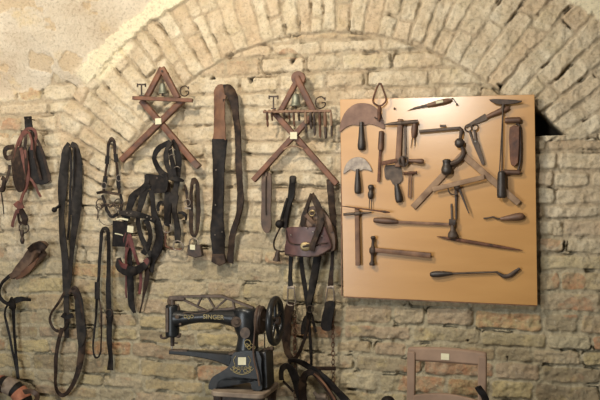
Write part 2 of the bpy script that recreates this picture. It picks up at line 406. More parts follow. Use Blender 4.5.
def masonry():
    m, nt, N, L, B = new_mat('masonry')
    B.inputs['Roughness'].default_value = .92; B.inputs['Specular IOR Level'].default_value = .25
    tc = N.new('ShaderNodeTexCoord')
    def at(n): a = N.new('ShaderNodeAttribute'); a.attribute_name = n; return a.outputs['Fac']
    def noise(sc, det=6, ro_=.6):
        n = N.new('ShaderNodeTexNoise'); n.inputs['Scale'].default_value = sc; n.inputs['Detail'].default_value = det; n.inputs['Roughness'].default_value = ro_
        L.new(tc.outputs['Object'], n.inputs['Vector']); return n.outputs['Fac']
    def ramp(f, els):
        r = N.new('ShaderNodeValToRGB'); e = r.color_ramp.elements
        while len(e) < len(els): e.new(.5)
        for x, (p, c) in zip(e, els): x.position = p; x.color = (*c, 1)
        L.new(f, r.inputs['Fac']); return r.outputs['Color']
    def mix(f, a, b, mode='MIX'):
        x = N.new('ShaderNodeMix'); x.data_type = 'RGBA'; x.blend_type = mode
        if isinstance(f, (int, float)): x.inputs[0].default_value = f
        else: L.new(f, x.inputs[0])
        for sck, v in ((6, a), (7, b)):
            if isinstance(v, tuple): x.inputs[sck].default_value = (*v, 1)
            else: L.new(v, x.inputs[sck])
        return x.outputs[2]
    def mr(f, a, b, c=0, d_=1):
        x = N.new('ShaderNodeMapRange'); x.inputs[1].default_value = a; x.inputs[2].default_value = b; x.inputs[3].default_value = c; x.inputs[4].default_value = d_
        L.new(f, x.inputs[0]); return x.outputs[0]
    def mul(a, b):
        x = N.new('ShaderNodeMath'); x.operation = 'MULTIPLY'
        for i, v in enumerate((a, b)):
            if isinstance(v, (int, float)): x.inputs[i].default_value = v
            else: L.new(v, x.inputs[i])
        return x.outputs[0]
    stone = ramp(at('tone'), [(0, (.28, .215, .13)), (.25, (.40, .33, .21)), (.5, (.52, .42, .215)), (.75, (.40, .29, .19)), (1, (.56, .48, .31))])
    stone = mix(mr(noise(14), .35, .7, 0, .65), stone, (.28, .24, .165))
    stone = mix(mr(noise(9, 8), .55, .68, 0, .55), stone, (.47, .37, .17))
    stone = mix(mr(noise(11, 8), .58, .7, 0, .5), stone, (.36, .19, .105))
    redc = mix(noise(30), (.38, .15, .07), (.46, .25, .13))
    stone = mix(mul(at('red'), mr(noise(22, 8), .38, .62, .05, .75)), stone, redc)
    mort = mix(noise(40), (.30, .255, .165), (.50, .43, .295))
    low = mix(mr(at('brick'), .2, .8), mort, stone)
    wash = ramp(noise(7, 8), [(.3, (.50, .39, .26)), (.5, (.61, .51, .36)), (.7, (.70, .62, .47))])
    wash = mix(mul(mr(at('hue'), .55, 1), .5), wash, (.52, .36, .22))
    wash = mix(mr(at('brick'), 0, .7, .6, 0), wash, (.33, .25, .165))
    wf = mul(at('limewash'), mr(noise(12, 8), .3, .55, .45, .95))
    wf = mul(wf, mr(at('red'), 0, 1, 1, .35))
    col = mix(wf, low, wash)
    plc = ramp(noise(2.6, 9), [(.3, (.47, .36, .25)), (.48, (.56, .47, .35)), (.6, (.63, .55, .43)), (.75, (.74, .67, .56))])
    plc = mix(mr(noise(6, 8), .56, .66, 0, .5), plc, (.62, .47, .25))
    plc = mix(mul(at('flake'), .6), plc, (.52, .38, .22))
    col = mix(at('plaster'), col, plc)
    col = mix(mul(at('smear'), .75), col, (.80, .72, .50))
    col = mix(mr(noise(75, 8, .75), .5, .66, 0, .5), col, (.17, .13, .085))
    col = mix(mr(noise(55, 8, .75), .56, .7, 0, .45), col, (.74, .67, .52))
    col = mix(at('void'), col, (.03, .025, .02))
    L.new(col, B.inputs['Base Color'])
    bp = N.new('ShaderNodeBump'); bp.inputs['Strength'].default_value = 1; bp.inputs['Distance'].default_value = .009
    L.new(noise(110, 8, .7), bp.inputs['Height']); L.new(bp.outputs['Normal'], B.inputs['Normal'])
    return m
MS = masonry()
pm = (plaster[:-1, :-1] > .5)
grid_obj('wall_back', ~pm, MS)
grid_obj('ceiling', pm, MS)
M['floor_stone'] = mat('floor_stone', (.16, .13, .10), (.26, .21, .16), rough=.85, scale=5, bump=.5)
fl = make('floor', MB().box((0, -2.2, -.05), (5.2, 4.8, .1)), 'floor_stone'); fl['kind'] = 'structure'
def wall_z(px, py):
    v = P(px, py); i = int(np.argmin(abs(zs-v.z))); j = int(np.argmin(abs(xs-v.x))); return H[i, j]

# ------------------------------------------------------------------ light
def area(name, loc, target, size, power, color):
    l = bpy.data.lights.new(name, 'AREA'); l.shape = 'DISK'; l.size = size; l.energy = power; l.color = color
    o = bpy.data.objects.new(name, l); COL.objects.link(o); o.location = loc
    o.rotation_euler = (Vector(target)-Vector(loc)).to_track_quat('-Z', 'Y').to_euler(); return o
area('ceiling_lamp', (-.55, -1.75, 2.95), (0, 0, 1.5), .16, 43, (1, .87, .68))
area('side_lamp', (.46, -2.0, 2.40), (.3, 0, 1.6), .24, 20, (1, .95, .85))
area('vault_lamp', (-2.1, -1.0, 2.2), (-1.8, -.3, 2.75), .2, 13, (1, .92, .80))
area('daylight_fill', (-1.7, -4.2, 1.2), (.1, 0, .9), 1.5, 88, (.93, .98, 1))  # unseen cool daylight disk, added as fill to brighten the lower wall
w = bpy.data.worlds.new('world'); scn.world = w; w.use_nodes = True
w.node_tree.nodes['Background'].inputs[0].default_value = (.9, .88, .8, 1); w.node_tree.nodes['Background'].inputs[1].default_value = .09
vs_ = scn.view_settings; vs_.view_transform = 'Standard'; vs_.look = 'None'; vs_.exposure = -.06; vs_.gamma = 1; vs_.use_curve_mapping = False

# ================================================================== things hung on the wall
NAILS = []
def nail(px, py, what, d=2.6, length=.05, off=None):
    """square-headed iron nail driven into the masonry"""
    off = .045 if off is None else off
    a = P(px, py, off); mb = MB()
    mb.cyl(a+Vector((0, length+.03, 0)), a, .0028, .003, 8); mb.cyl(a, a+Vector((0, -.003, 0)), .0065, .0055, 8)
    return solo('iron_nail', what, 'nail', mb, 'dark_iron', 'iron nails in the wall')

# ---- 1 bridle with blinkers, far left
t = Thing('bridle', 'red and black leather bridle with blinkers hanging at the far left of the wall', 'bridle', P(28, 180, .03))
mb = MB(); mb.strap([(28, 117, .05), (28.5, 124, .07), (29, 130, .065)], w=7.5, t=.012); t.part('crown_strap', mb, 'black_leather')
mb = MB(); mb.strap([(13, 158, .05), (16, 148, .055), (20, 138, .065), (26, 129.5, .075), (33, 129, .075), (36, 135, .065), (35, 146, .05), (34, 158, .05)], w=2.8, t=.006)
mb.strap([(19, 146, .06), (23, 136, .07), (28, 132, .075), (31, 138, .07), (32, 150, .06)], w=2.4, t=.005)
t.part('brow_band', mb, 'faded_red')
mb = MB(); mb.plate([(11, 153), (18, 147), (26, 148), (28, 160), (25, 180), (24, 189), (18, 192), (13, 180)], .045, .006, 3, lambda x, y: .0012*(x-11)); t.part('blinker', mb, 'dark_brown_leather', bevel=.002)
mb = MB(); mb.plate([(28, 148), (38, 146), (44, 160), (51, 178), (45, 184), (37, 184), (30, 178)], .05, .006, 3, lambda x, y: -.001*(x-30)); t.part('blinker', mb, 'black_leather', bevel=.002)
mb = MB()
for q in ([(22, 130, .06), (20, 150, .058), (17, 170, .05), (16, 186, .045)], [(31, 128, .065), (34, 150, .06), (37, 165, .06), (41, 180, .05)], [(26, 128, .07), (25, 150, .065), (23, 170, .06)], [(33, 132, .06), (40, 146, .055), (46, 164, .05), (50, 181, .04)]): mb.strap(q, w=3, t=.004)
t.part('cheek_strap', mb, 'dark_brown_leather')
mb = MB(); mb.strap([(14, 147, .05), (7, 148, .055), (4.5, 153, .055), (7, 158, .055), (12, 156, .05), (14, 150, .05)], w=5, t=.006); t.part('ear_loop', mb, 'dark_brown_leather')
mb = MB(); mb.strap([(21, 148, .065), (24, 162, .065), (27, 176, .06), (26, 186, .058), (22, 198, .058), (19, 208, .06), (18, 213, .055)], w=4, t=.006)
mb.strap([(25, 150, .068), (28, 165, .065), (29, 178, .062), (25, 192, .055)], w=2.6, t=.005)
mb.strap([(28, 176, .06), (33, 182, .058), (37, 190, .05), (41, 197, .045)], w=2.6, t=.005); t.part('red_strap', mb, 'faded_red', label='faded red strap')
mb = MB(); mb.strap([(16, 203, .06), (19, 206, .07), (23, 205, .065)], w=6, t=.014); mb.strap([(17, 210, .055), (14, 219, .05), (12, 227, .04)], w=3, t=.004); t.part('knot', mb, 'faded_red')
mb = MB(); mb.strap([(20, 208, .055), (23, 214, .06), (25, 220, .055), (24, 224, .05)], w=6, t=.012); mb.strap([(18, 212, .05), (19, 220, .05), (21, 224, .05)], w=3, t=.005); t.part('bit_strap', mb, 'dark_brown_leather')
mb = MB(); mb.pring(24, 228, 5, 1.3, .05, 1, 1, .2); rg = t.part('bit_ring', mb, 'dark_iron')
mb = MB(); mb.handle((22, 230), (22.5, 244), [(0, 3), (.25, 4.5), (.5, 2.6), (.75, 4.6), (1, 2.2)], .05); t.part('bit_shank', mb, 'dark_iron')
mb = MB(); mb.strap([(10, 165, .04), (8, 175, .045), (3, 187, .05), (-4, 192, .05)], w=3, t=.005); mb.strap([(2, 178, .04), (4, 180, .05), (3, 190, .05), (-3, 188, .05)], w=4, t=.01)
mb.strap([(1, 192, .04), (3, 205, .035), (4, 214, .03)], w=1.3, t=.003); t.part('side_strap', mb, 'dark_brown_leather')
nail(28, 119, 'iron nail holding up the red and black bridle at the far left', off=.06)

# ---- 2 rolled brown leather with cords
t = Thing('rolled_harness_leather', 'brown rolled leather piece with a curved strap tied in a bow at the left edge', 'harness', P(25, 268, .03))
mb = MB(); mb.strap([(46, 249, .055, 10), (42, 247, .065, 12), (37, 249, .06, 13), (31, 256, .055, 12), (24, 264, .05, 10), (17, 272, .045, 8), (12, 277, .04, 5)], w=11, t=.03)
mb.strap([(44, 251, .045, 11), (38, 258, .04, 10), (30, 266, .038, 9), (22, 275, .035, 6)], t=.02)
t.part('leather_roll', mb, 'brown_leather')
mb = MB(); mb.strap([(29, 250, .075, 5), (35, 246, .09, 7), (41, 246, .092, 8), (44, 249, .085, 8)], t=.012); t.part('end_fold', mb, 'dark_brown_leather')
mb = MB(); mb.strap([(38, 257, .052, 5), (31, 266, .05, 6), (24, 273, .045, 6), (16, 278, .04, 4)], t=.012); t.part('lining', mb, 'tan_leather', label='light brown lining')
mb = MB(); mb.strap([(14, 273, .045), (7, 278, .045), (1, 285, .045), (-1, 293, .045), (2, 300, .045), (8, 304, .05), (13, 305, .05)], w=3.6, t=.006); t.part('curved_strap', mb, 'black_leather')
mb = MB(); mb.strap([(8, 304, .055, 4), (14, 301, .06, 6), (22, 299, .055, 5), (31, 300, .05, 2.5)], t=.007); mb.strap([(11, 299, .05), (12.5, 304, .065), (12, 309, .05)], w=7, t=.012); t.part('bow', mb, 'black_leather')
mb = MB(); mb.strap([(13, 306, .05, 4.5), (14, 325, .045, 4), (15, 345, .045, 3), (17, 365, .05, 3), (18, 379, .06, 3)], t=.005)
mb.strap([(8, 304, .045), (5, 311, .045), (6, 321, .04), (10, 338, .04), (14, 358, .045), (17, 375, .055)], w=2.4, t=.004); t.part('hanging_cord', mb, 'black_leather')
nail(33, 252, 'iron nail behind the rolled brown leather piece', off=.04)

# ---- 3 banded horse collar, bottom left corner
t = Thing('horse_collar', 'orange and dark banded horse collar resting in the bottom left corner', 'collar', P(2, 425, .12))
cx, cy, R0 = 0, 409, 25
def cpt(a, r=R0): return (cx+r*math.sin(a)*1.0, cy-r*math.cos(a))
bands = ['grey_cloth', 'black_leather', 'orange_cloth', 'black_leather', 'grey_cloth', 'black_leather', 'orange_cloth', 'black_leather']
k = 0; a = -2.9
while a < 2.9:
    wd = .36 if bands[k % 8] != 'black_leather' else .17
    b = MB(); n = 5
    b.sweep([P(*cpt(a+wd*i/n), .12) for i in range(n+1)], [.085+.008*(bands[k % 8] != 'black_leather')]*(n+1), [.10]*(n+1), 'round', seg=16)
    t.part('band', b, bands[k % 8], label={'grey_cloth': 'dusty grey band', 'black_leather': 'black band', 'orange_cloth': 'faded orange band'}[bands[k % 8]])
    a += wd; k += 1
mb = MB(); mb.strap([(24, 392, .19), (31, 391, .2), (36, 394, .2), (37, 399, .18), (34, 404, .15)], w=5, t=.01); t.part('collar_strap', mb, 'brown_leather')
b = MB(); b.cyl(P(-2, 386, .20), P(-2, 386, -.05), .008, .008, 10); b.cyl(P(-2, 386, .205), P(-2, 386, .20), .013, .011, 10); solo('iron_peg', 'iron peg in the wall carrying the banded horse collar', 'peg', b, 'dark_iron')

# ---- 4 long grey-black reins
t = Thing('harness_strap', 'long wide grey black doubled harness strap with loops hanging to the bottom at left', 'strap', P(68, 150, .03))
mb = MB(); mb.strap([(69, 143, .045, 4), (66, 150, .05, 7), (64.5, 165, .05, 9), (62.5, 190, .045, 9.5), (61.5, 215, .045, 9), (63, 240, .04, 8), (65.5, 265, .04, 7), (66, 290, .04, 6), (66.5, 315, .04, 6.5), (67, 338, .04, 7)], t=.007); t.part('wide_strap', mb, 'grey_leather')
mb = MB(); mb.strap([(71, 144, .05, 5), (76, 148, .058, 8), (78, 160, .058, 10), (77.5, 185, .055, 10), (76.5, 210, .055, 9), (74, 232, .05, 7), (71.5, 256, .05, 6.5), (69, 280, .05, 6), (67, 296, .05, 5)], t=.007); t.part('wide_strap', mb, 'grey_leather')
mb = MB(); mb.strap([(70, 147, .062), (71, 165, .064), (70.5, 190, .06), (69.5, 215, .056), (68, 240, .05)], w=2.4, t=.006); mb.strap([(74, 147, .066), (74, 165, .068), (73, 190, .065), (71.5, 215, .06)], w=1.8, t=.005); t.part('seam_cord', mb, 'black_leather')
mb = MB(); mb.handle((53, 211), (60, 205), [(0, 4), (.25, 5.5), (.5, 3), (1, 2.6)], .055); t.part('toggle', mb, 'black_leather')
mb = MB(); mb.strap([(65, 292, .05), (59, 302, .045), (52, 312, .04), (50, 321, .04), (54, 329, .04), (61, 331, .045), (67, 324, .055), (69, 314, .055)], w=2.8, t=.004); mb.strap([(69, 294, .055), (75, 287, .06), (80, 296, .05), (82, 310, .045), (85, 325, .035)], w=2.6, t=.004); t.part('thin_loop', mb, 'dark_brown_leather')
mb = MB(); mb.strap([(62, 328, .05, 4), (57, 350, .045, 4), (55.5, 372, .045, 4), (56, 387, .045, 4), (61, 395, .045, 4), (68, 392, .045, 4.4), (75, 380, .045, 5), (80, 363, .045, 6), (82, 345, .045, 8), (81, 325, .045, 9), (79, 305, .05, 8), (75, 292, .055, 6), (70, 290, .06, 5)], t=.006); t.part('lower_loop', mb, 'dark_brown_leather')
mb = MB(); mb.strap([(62, 315, .058), (67, 317, .066), (73, 315, .058)], w=4.5, t=.008); t.part('keeper', mb, 'black_leather')
mb = MB(); mb.plate([(75, 300), (82, 298), (84, 318), (86, 334), (82, 346), (78, 344), (76, 322)], .052, .004, 3); t.part('buckle_guard', mb, 'grey_leather', bevel=.001)
nail(71, 146, 'iron nail holding up the long wide doubled harness strap', off=.05)

# ---- 5 slim bridle with bit
t = Thing('bridle', 'slim dark bridle with wire bit rings hanging right of the wide doubled strap', 'bridle', P(110, 140, .03))
mb = MB(); mb.strap([(103.5, 192, .04), (105.5, 175, .045), (107.5, 159, .045), (108.5, 146, .05), (110, 140, .055), (112, 138.5, .055), (114, 142, .055), (115, 152, .048), (116.5, 164, .045), (118, 180, .042), (119.5, 193, .04)], w=3, t=.005); t.part('headpiece', mb, 'dark_brown_leather')
for a, b in (((107.5, 156), (106.8, 164)), ((105.5, 176), (104, 188)), ((115.5, 154), (116.4, 162)), ((117.8, 176), (119, 188))): t.part('keeper', MB().bar(a, b, 4.2, .048, .008), 'black_leather')
for x, y in ((104, 185.5), (118.7, 178)): t.part('buckle', MB().pring(x, y, 2.6, .8, .052, 1, 1.2), 'grey_iron')
mb = MB(); mb.strap([(97, 193, .045), (103, 192, .055), (111, 193, .055), (120, 194.5, .045)], w=2.8, t=.005); t.part('brow_band', mb, 'dark_brown_leather')
mb = MB(); mb.strap([(102, 195, .05), (105, 203, .05), (108, 212, .05), (112, 217, .05), (118, 214, .05)], w=3, t=.005); mb.strap([(120, 194, .045), (122, 203, .045), (121, 212, .045), (124, 217, .045)], w=3, t=.005); t.part('cheek_strap', mb, 'black_leather')
mb = MB(); mb.pring(100.5, 203.5, 4.6, 1.1, .045); mb.pring(99, 207, 3, .9, .05, 1, 1, .6); t.part('bit_ring', mb, 'dark_iron')
mb = MB(); mb.pring(118.5, 203.5, 4.6, 1.1, .045); mb.pring(120, 207, 3, .9, .05, 1, 1, -.5); t.part('bit_ring', mb, 'dark_iron')
mb = MB(); mb.tube([(101, 206), (106, 204, .055), (110, 207, .06), (114, 204, .055), (118, 206)], 1.8, .05); mb.tube([(97, 207), (98, 214, .05), (97, 220)], 1, .045); t.part('mouthpiece', mb, 'dark_iron')
mb = MB(); mb.pring(108, 215, 11, .6, .04, 1, .95); mb.pring(112, 209, 7, .6, .05, 1, .8, .3); t.part('chain_wire', mb, 'dark_iron')
nail(111.5, 141, 'iron nail holding up the slim dark bridle', off=.045)

# ---- 6 narrow loop
t = Thing('rein', 'narrow black leather rein hanging in one long loop below the slim bridle', 'strap', P(105, 232, .03))
mb = MB(); mb.strap([(100.5, 352, .04, 1.6), (98.5, 357, .04, 1.6), (95, 357, .04, 1.6), (93.2, 350, .04, 1.8), (94, 335, .04, 2), (96, 315, .04, 2.4), (97.5, 292, .045, 3.4), (99, 270, .045, 3), (100.5, 250, .048, 3.2), (101.3, 236, .05, 3.6), (103, 229.5, .055, 4), (106.5, 229, .055, 4), (108.5, 235, .05, 4.5), (108.6, 260, .05, 5), (108.4, 290, .05, 5), (109, 315, .05, 5.5), (109.5, 340, .045, 5.5), (110.5, 356, .045, 6.5), (110.3, 370, .045, 7)], t=.006); t.part('rein_loop', mb, 'black_leather')
mb = MB(); mb.strap([(100.5, 352, .04), (101.5, 335, .042), (101, 312, .044), (99, 298, .045)], w=1.8, t=.004); t.part('thin_strap', mb, 'dark_brown_leather')
mb = MB(); mb.bar((97.3, 282), (97.2, 299), 5, .052, .01); t.part('keeper', mb, 'black_leather')
mb = MB(); mb.handle((109.5, 308), (110, 324), [(0, 4), (.3, 8), (.6, 8), (1, 5)], .055, flat=.6); t.part('knot', mb, 'black_leather')
mb = MB(); mb.pring(109, 313, 3.6, .9, .065); t.part('buckle', mb, 'dark_iron')
nail(104.5, 232, 'iron nail holding up the narrow looped rein', off=.045)

# ---- 7 head collar with dark plates and red tassel
t = Thing('head_collar', 'broad black leather head collar with red tassel straps and a white tag', 'bridle', P(146, 185, .04))
mb = MB(); mb.plate([(146, 174), (158, 175), (167, 174), (167, 190), (160, 193), (152, 192), (148, 182)], .055, .008, 3, lambda x, y: .0012*(x-146)); t.part('poll_piece', mb, 'black_leather', bevel=.002)
mb = MB(); mb.strap([(147.5, 175, .065, 6), (146.5, 184, .07, 6), (141, 190, .07, 8), (134, 196, .06, 8), (130, 205, .06, 7), (127.5, 216, .06, 6), (125, 224, .055, 5)], t=.007); t.part('cheek_strap', mb, 'black_leather')
mb = MB(); mb.strap([(148, 184, .075, 7), (143, 196, .072, 7), (140, 208, .068, 6), (138, 222, .06, 6), (141, 236, .055, 5), (147, 248, .05, 5), (151, 257, .045, 4)], t=.007); t.part('cheek_strap', mb, 'grey_leather')
mb = MB(); mb.strap([(151, 190, .07, 6), (153, 202, .07, 5), (154, 214, .065, 6), (158, 224, .06, 9), (159.5, 238, .055, 11), (157, 250, .05, 10), (153, 260, .045, 6), (151, 272, .04, 5)], t=.008); mb.strap([(146, 219, .06), (150, 232, .058), (149, 244, .055), (143, 254, .05)], w=6, t=.006); t.part('throat_strap', mb, 'black_leather')
mb = MB(); mb.strap([(119, 213, .07, 4), (127, 213, .08, 6), (136, 214.5, .085, 6.5), (146, 216.5, .08, 6), (155, 221, .07, 5)], t=.006); t.part('brow_band', mb, 'grey_leather')
for x, y in ((127, 213), (131, 213.5), (147, 217), (151, 219)): t.part('stud', MB().ball(P(x, y, .085), .004, 1, .5, 1), 'grey_iron')
mb = MB(); mb.plate([(112.5, 220.5), (127.5, 222), (127.5, 247), (112, 246.5)], .06, .006, 0, lambda x, y: .001*(x-112)); bl = t.part('blinker', mb, 'black_leather', bevel=.002)
mb = MB(); mb.strap([(115, 233.5, .072), (119, 234.2, .074), (123, 235.5, .077)], w=1, t=.003); t.part('pale_streak', mb, 'paper', bl, label='pale streak')  # thin pale strip across the blinker
mb = MB(); mb.strap([(116, 219.5, .078), (122, 218.8, .085), (128, 220, .085)], w=1.8, t=.004); t.part('white_strap', mb, 'paper', label='white strip')
mb = MB(); mb.plate([(127.5, 225.5), (133.5, 226.5), (133, 233), (127, 232)], .082, .002); t.part('paper_tag', mb, 'paper', label='small white paper tag')
mb = MB(); mb.strap([(129, 234, .08, 4), (129, 240, .08, 5), (127.5, 247, .075, 4), (126, 255, .07, 2.6), (126.4, 268, .06, 2.4), (126, 284, .055, 2), (126.5, 298, .05, 1.6)], t=.004)
mb.strap([(130, 236, .085, 3.6), (132, 246, .08, 4), (135.5, 256, .075, 3.4), (139, 266, .07, 3.4), (141, 280, .06, 3.2), (139.5, 294, .055, 2.8)], t=.004); mb.strap([(127, 233, .078), (124.5, 240, .075), (127, 248, .07)], w=3, t=.004); t.part('tassel_strap', mb, 'red_leather', label='dark red strap')
mb = MB(); mb.strap([(119, 258, .065, 5), (119.5, 266, .075, 8), (125, 270, .085, 10), (133, 271, .09, 10), (141, 268, .08, 8), (148, 262, .065, 6), (149, 257, .06, 4)], t=.008); t.part('nose_band', mb, 'black_leather')
mb = MB(); mb.strap([(118.5, 262, .066), (122, 265, .08), (127, 267, .088)], w=5, t=.007); t.part('nose_pad', mb, 'red_leather', label='red pad')
mb = MB(); mb.strap([(145, 259, .07), (149, 264, .065)], w=5, t=.008); t.part('nose_pad', mb, 'red_leather', label='red pad')
mb = MB(); mb.strap([(129.5, 248, .06, 5), (130, 266, .06, 6.5), (130.5, 288, .055, 6.5), (131.5, 303, .05, 6.5), (134.5, 313, .045, 3)], t=.006); t.part('chin_strap', mb, 'black_leather')
mb = MB(); mb.strap([(146, 262, .055, 6), (147, 275, .05, 5.5), (146, 284, .045, 5), (143, 298, .04, 2), (140, 313, .035, 1.4)], t=.005); t.part('chin_strap', mb, 'dark_brown_leather')
nail(157, 178, 'iron nail holding up the broad black head collar', off=.075)

# ---- 8 bundle of black straps with bit
t = Thing('driving_bridle', 'bundle of looped black straps with curved hooks and a red iron bit below', 'bridle', P(170, 150, .04))
mb = MB(); mb.strap([(170, 142, .07, 5), (164, 145, .075, 5.5), (158, 149, .075, 5.5), (154.5, 156, .07, 5.5), (156, 164, .07, 6), (161, 172, .075, 6), (169, 177, .078, 6), (177, 179, .075, 5), (184, 181, .06, 2.5)], t=.007); t.part('head_loop', mb, 'black_leather')
for q in ([(171, 142, .08, 5), (167, 150, .085, 5), (166, 160, .085, 5), (169, 170, .08, 5), (176, 178, .07, 4)], [(172, 141, .06, 6), (176, 148, .068, 6), (178.5, 160, .065, 6), (178, 172, .06, 6), (177, 186, .055, 5)],
          [(170, 143, .075, 4), (171, 155, .085, 5), (173, 166, .085, 5), (175, 176, .08, 4)]):
    mb = MB(); mb.strap(q, t=.006); t.part('crown_strap', mb, 'grey_leather' if q[0][2] == .08 else 'black_leather')
for x, y in ((172, 150), (172, 156), (177, 168)): t.part('buckle', MB().tube([(x-3, y, .085), (x, y-1.5, .095), (x+3, y, .085)], 1), 'grey_iron')
mb = MB(); mb.strap([(167, 192, .06, 5), (168, 200, .065, 8), (167.5, 212, .065, 9.5), (167.5, 222, .06, 8), (167.5, 226, .055, 4)], t=.012); t.part('cheek_pad', mb, 'black_leather')
mb = MB(); mb.strap([(177, 172, .055, 4), (176, 186, .06, 5), (174, 196, .065, 9), (173.5, 208, .065, 8), (176, 218, .06, 6), (177.5, 230, .055, 7), (178, 243, .05, 5)], t=.010); t.part('cheek_pad', mb, 'grey_leather')
mb = MB(); mb.strap([(169, 182, .055, 5), (168, 195, .05, 5), (171, 205, .05, 5)], t=.006); t.part('cheek_strap', mb, 'dark_brown_leather')
mb = MB(); mb.strap([(166, 204, .06, 2.5), (161, 202, .06, 3), (158, 206, .06, 3.6), (158.5, 211, .06, 2.6)], t=.006); t.part('hook', mb, 'black_leather')
mb = MB(); mb.strap([(178, 213, .06, 2.5), (183, 213, .06, 3.2), (186, 216.5, .06, 3), (186, 220, .06, 1.8)], t=.006); t.part('hook', mb, 'black_leather')
mb = MB(); mb.pring(167, 228, 4.6, 1.3, .06); t.part('bit_ring', mb, 'grey_iron')
mb = MB(); mb.tube([(166, 231), (165.5, 240), (166, 246), (170, 248), (176, 249.5), (182, 249)], 2, .055); t.part('bit_bar', mb, 'rust_iron', label='rusty red iron bit')
mb = MB(); mb.tube([(174, 249), (173.5, 244.5), (176, 241), (180, 241.5), (183, 246), (182, 250), (178, 250.5)], 1.5, .06, closed=True); t.part('bit_ring', mb, 'grey_iron')
nail(171.5, 144, 'iron nail holding up the bundle of looped black straps', off=.06)

# ---- 9 loop with iron box and tag
t = Thing('stirrup_strap', 'thin doubled leather strap with an iron shackle and white tag at its lower end', 'strap', P(194, 182, .04))
mb = MB(); mb.strap([(194, 236.5, .045, 3), (191.5, 231, .048, 4), (191, 215, .05, 4.2), (191.2, 200, .05, 4.2), (191.6, 187, .052, 4.2), (193, 180.5, .056, 4), (195.6, 180, .056, 4), (197.5, 186, .052, 4), (198.2, 200, .05, 4), (198.4, 215, .05, 4), (197.4, 230, .048, 3.6), (194, 236.5, .046, 3)], t=.005); t.part('doubled_strap', mb, 'dark_brown_leather')
mb = MB(); mb.strap([(184.5, 185, .045), (186.5, 192, .05), (187.5, 199, .055), (189, 208, .05)], w=3, t=.005); t.part('side_strap', mb, 'dark_brown_leather')
mb = MB(); mb.pring(187.5, 202.5, 3, 1, .06, 1, 1.1); mb.bar((185, 208), (191, 208.5), 1.6, .058, .006); t.part('buckle', mb, 'grey_iron')
mb = MB(); mb.tube([(189, 249), (189.5, 242), (192, 238.5), (195.5, 238.5), (198, 242), (198.5, 249)], 1.5, .06); t.part('shackle', mb, 'grey_iron')
mb = MB(); mb.plate([(187.5, 245), (200, 245), (202, 256), (195, 258), (187, 255)], .045, .03); t.part('iron_box', mb, 'dark_iron', bevel=.003)
mb = MB(); mb.plate([(190, 244.5), (195, 245), (195, 250), (190, 249.5)], .078, .0015); t.part('paper_tag', mb, 'paper', label='small white paper tag')
nail(194.5, 183, 'iron nail holding up the thin doubled strap', off=.05)

# ---- 10 broad girth
t = Thing('girth_strap', 'broad brown and black leather girth folded over a nail beside the left wooden frame', 'strap', P(221, 95, .05))
mb = MB(); mb.strap([(226, 90, .065, 10), (221, 91, .072, 13), (219.8, 100, .07, 14), (219.5, 120, .062, 14), (219.5, 141, .06, 14)], t=.008); t.part('brown_end', mb, 'tan_leather', label='bare brown upper leather')
mb = MB(); mb.strap([(219.5, 139, .066, 14.5), (219, 160, .064, 14.5), (218.5, 190, .06, 14), (217.5, 220, .055, 14), (218, 240, .055, 14), (218.5, 255, .055, 13)], t=.010); t.part('black_end', mb, 'black_leather')
mb = MB(); mb.plate([(212, 254), (224, 254), (226, 263), (219, 266), (211, 262)], .05, .02); t.part('end_piece', mb, 'dark_brown_leather', bevel=.003)
mb = MB(); mb.strap([(224, 90, .075, 10), (229, 90, .078, 11), (233, 98, .07, 9.5), (235.5, 112, .06, 8), (237.5, 130, .055, 7.5), (238.5, 155, .055, 6.5), (239.5, 180, .055, 6.5), (240.5, 200, .05, 7), (239, 213, .05, 7), (235.5, 225, .05, 6.5), (232, 238, .05, 6.5), (231, 250, .05, 6), (230, 263, .045, 8)], t=.009); t.part('long_end', mb, 'dark_brown_leather')
for x, y in ((215, 235), (215.5, 205), (223, 180), (222, 232), (216, 170)): t.part('stud', MB().ball(P(x, y, .066), .0035, 1, .6, 1), 'grey_iron')
mb = MB(); mb.strap([(224, 99, .082), (224.3, 112, .074), (224, 124, .07)], w=2, t=.003); t.part('seam', mb, 'dark_brown_leather')
nail(226.5, 93.5, 'iron nail holding up the broad brown and black girth', off=.06)

# ---- wooden cross frames
def beam(a, b, w, off, tt=.022): m = MB(); m.bar(a, b, w, off, tt); return m
def letter(t, ch, x, y, size, off, m='dark_iron'):
    b = MB()
    if ch == 'T':
        b.bar((x, y-size/2), (x, y+size/2), 1.3, off, .007); b.bar((x-size*.36, y-size/2), (x+size*.36, y-size/2), 1.5, off, .009)
        b.bar((x-size*.36, y-size/2-1), (x-size*.36, y-size*.28), 1.1, off, .009); b.bar((x+size*.36, y-size/2-1), (x+size*.36, y-size*.28), 1.1, off, .009)
        b.bar((x-size*.2, y+size/2), (x+size*.2, y+size/2), 1.2, off, .009)
    else:
        r = size*.5
        b.tube([(x+r*.75, y-r*.55), (x+r*.2, y-r), (x-r*.6, y-r*.75), (x-r*.85, y), (x-r*.6, y+r*.8), (x+r*.15, y+r), (x+r*.75, y+r*.6), (x+r*.8, y+r*.05), (x+r*.2, y+r*.05)], 1.2, off, flat=1.6)
        b.bar((x+r*.78, y-r*.9), (x+r*.8, y-r*.35), 1.1, off, .008)
    return t.part('letter_'+ch.lower(), b, m)
def bell(t, x, y, r, h, off, m):
    b = MB(); b.handle((x, y-h*.55), (x, y+h*.5), [(0, r*.5), (.08, r*1.0), (.3, r*1.35), (.7, r*1.6), (.92, r*2), (1, r*2.1)], off, seg=16)
    o = t.part('bell', b, m)
    c = MB(); c.rod((x, y+h*.3), (x, y+h*.62), 1.2, off); c.ball(P(x, y+h*.66, off), .006); t.part('clapper', c, 'dark_iron', o)
    c = MB(); c.tube([(x, y-h*.5, off), (x, y-h*.9, off)], 1); t.part('bell_hanger', c, 'dark_iron', o)
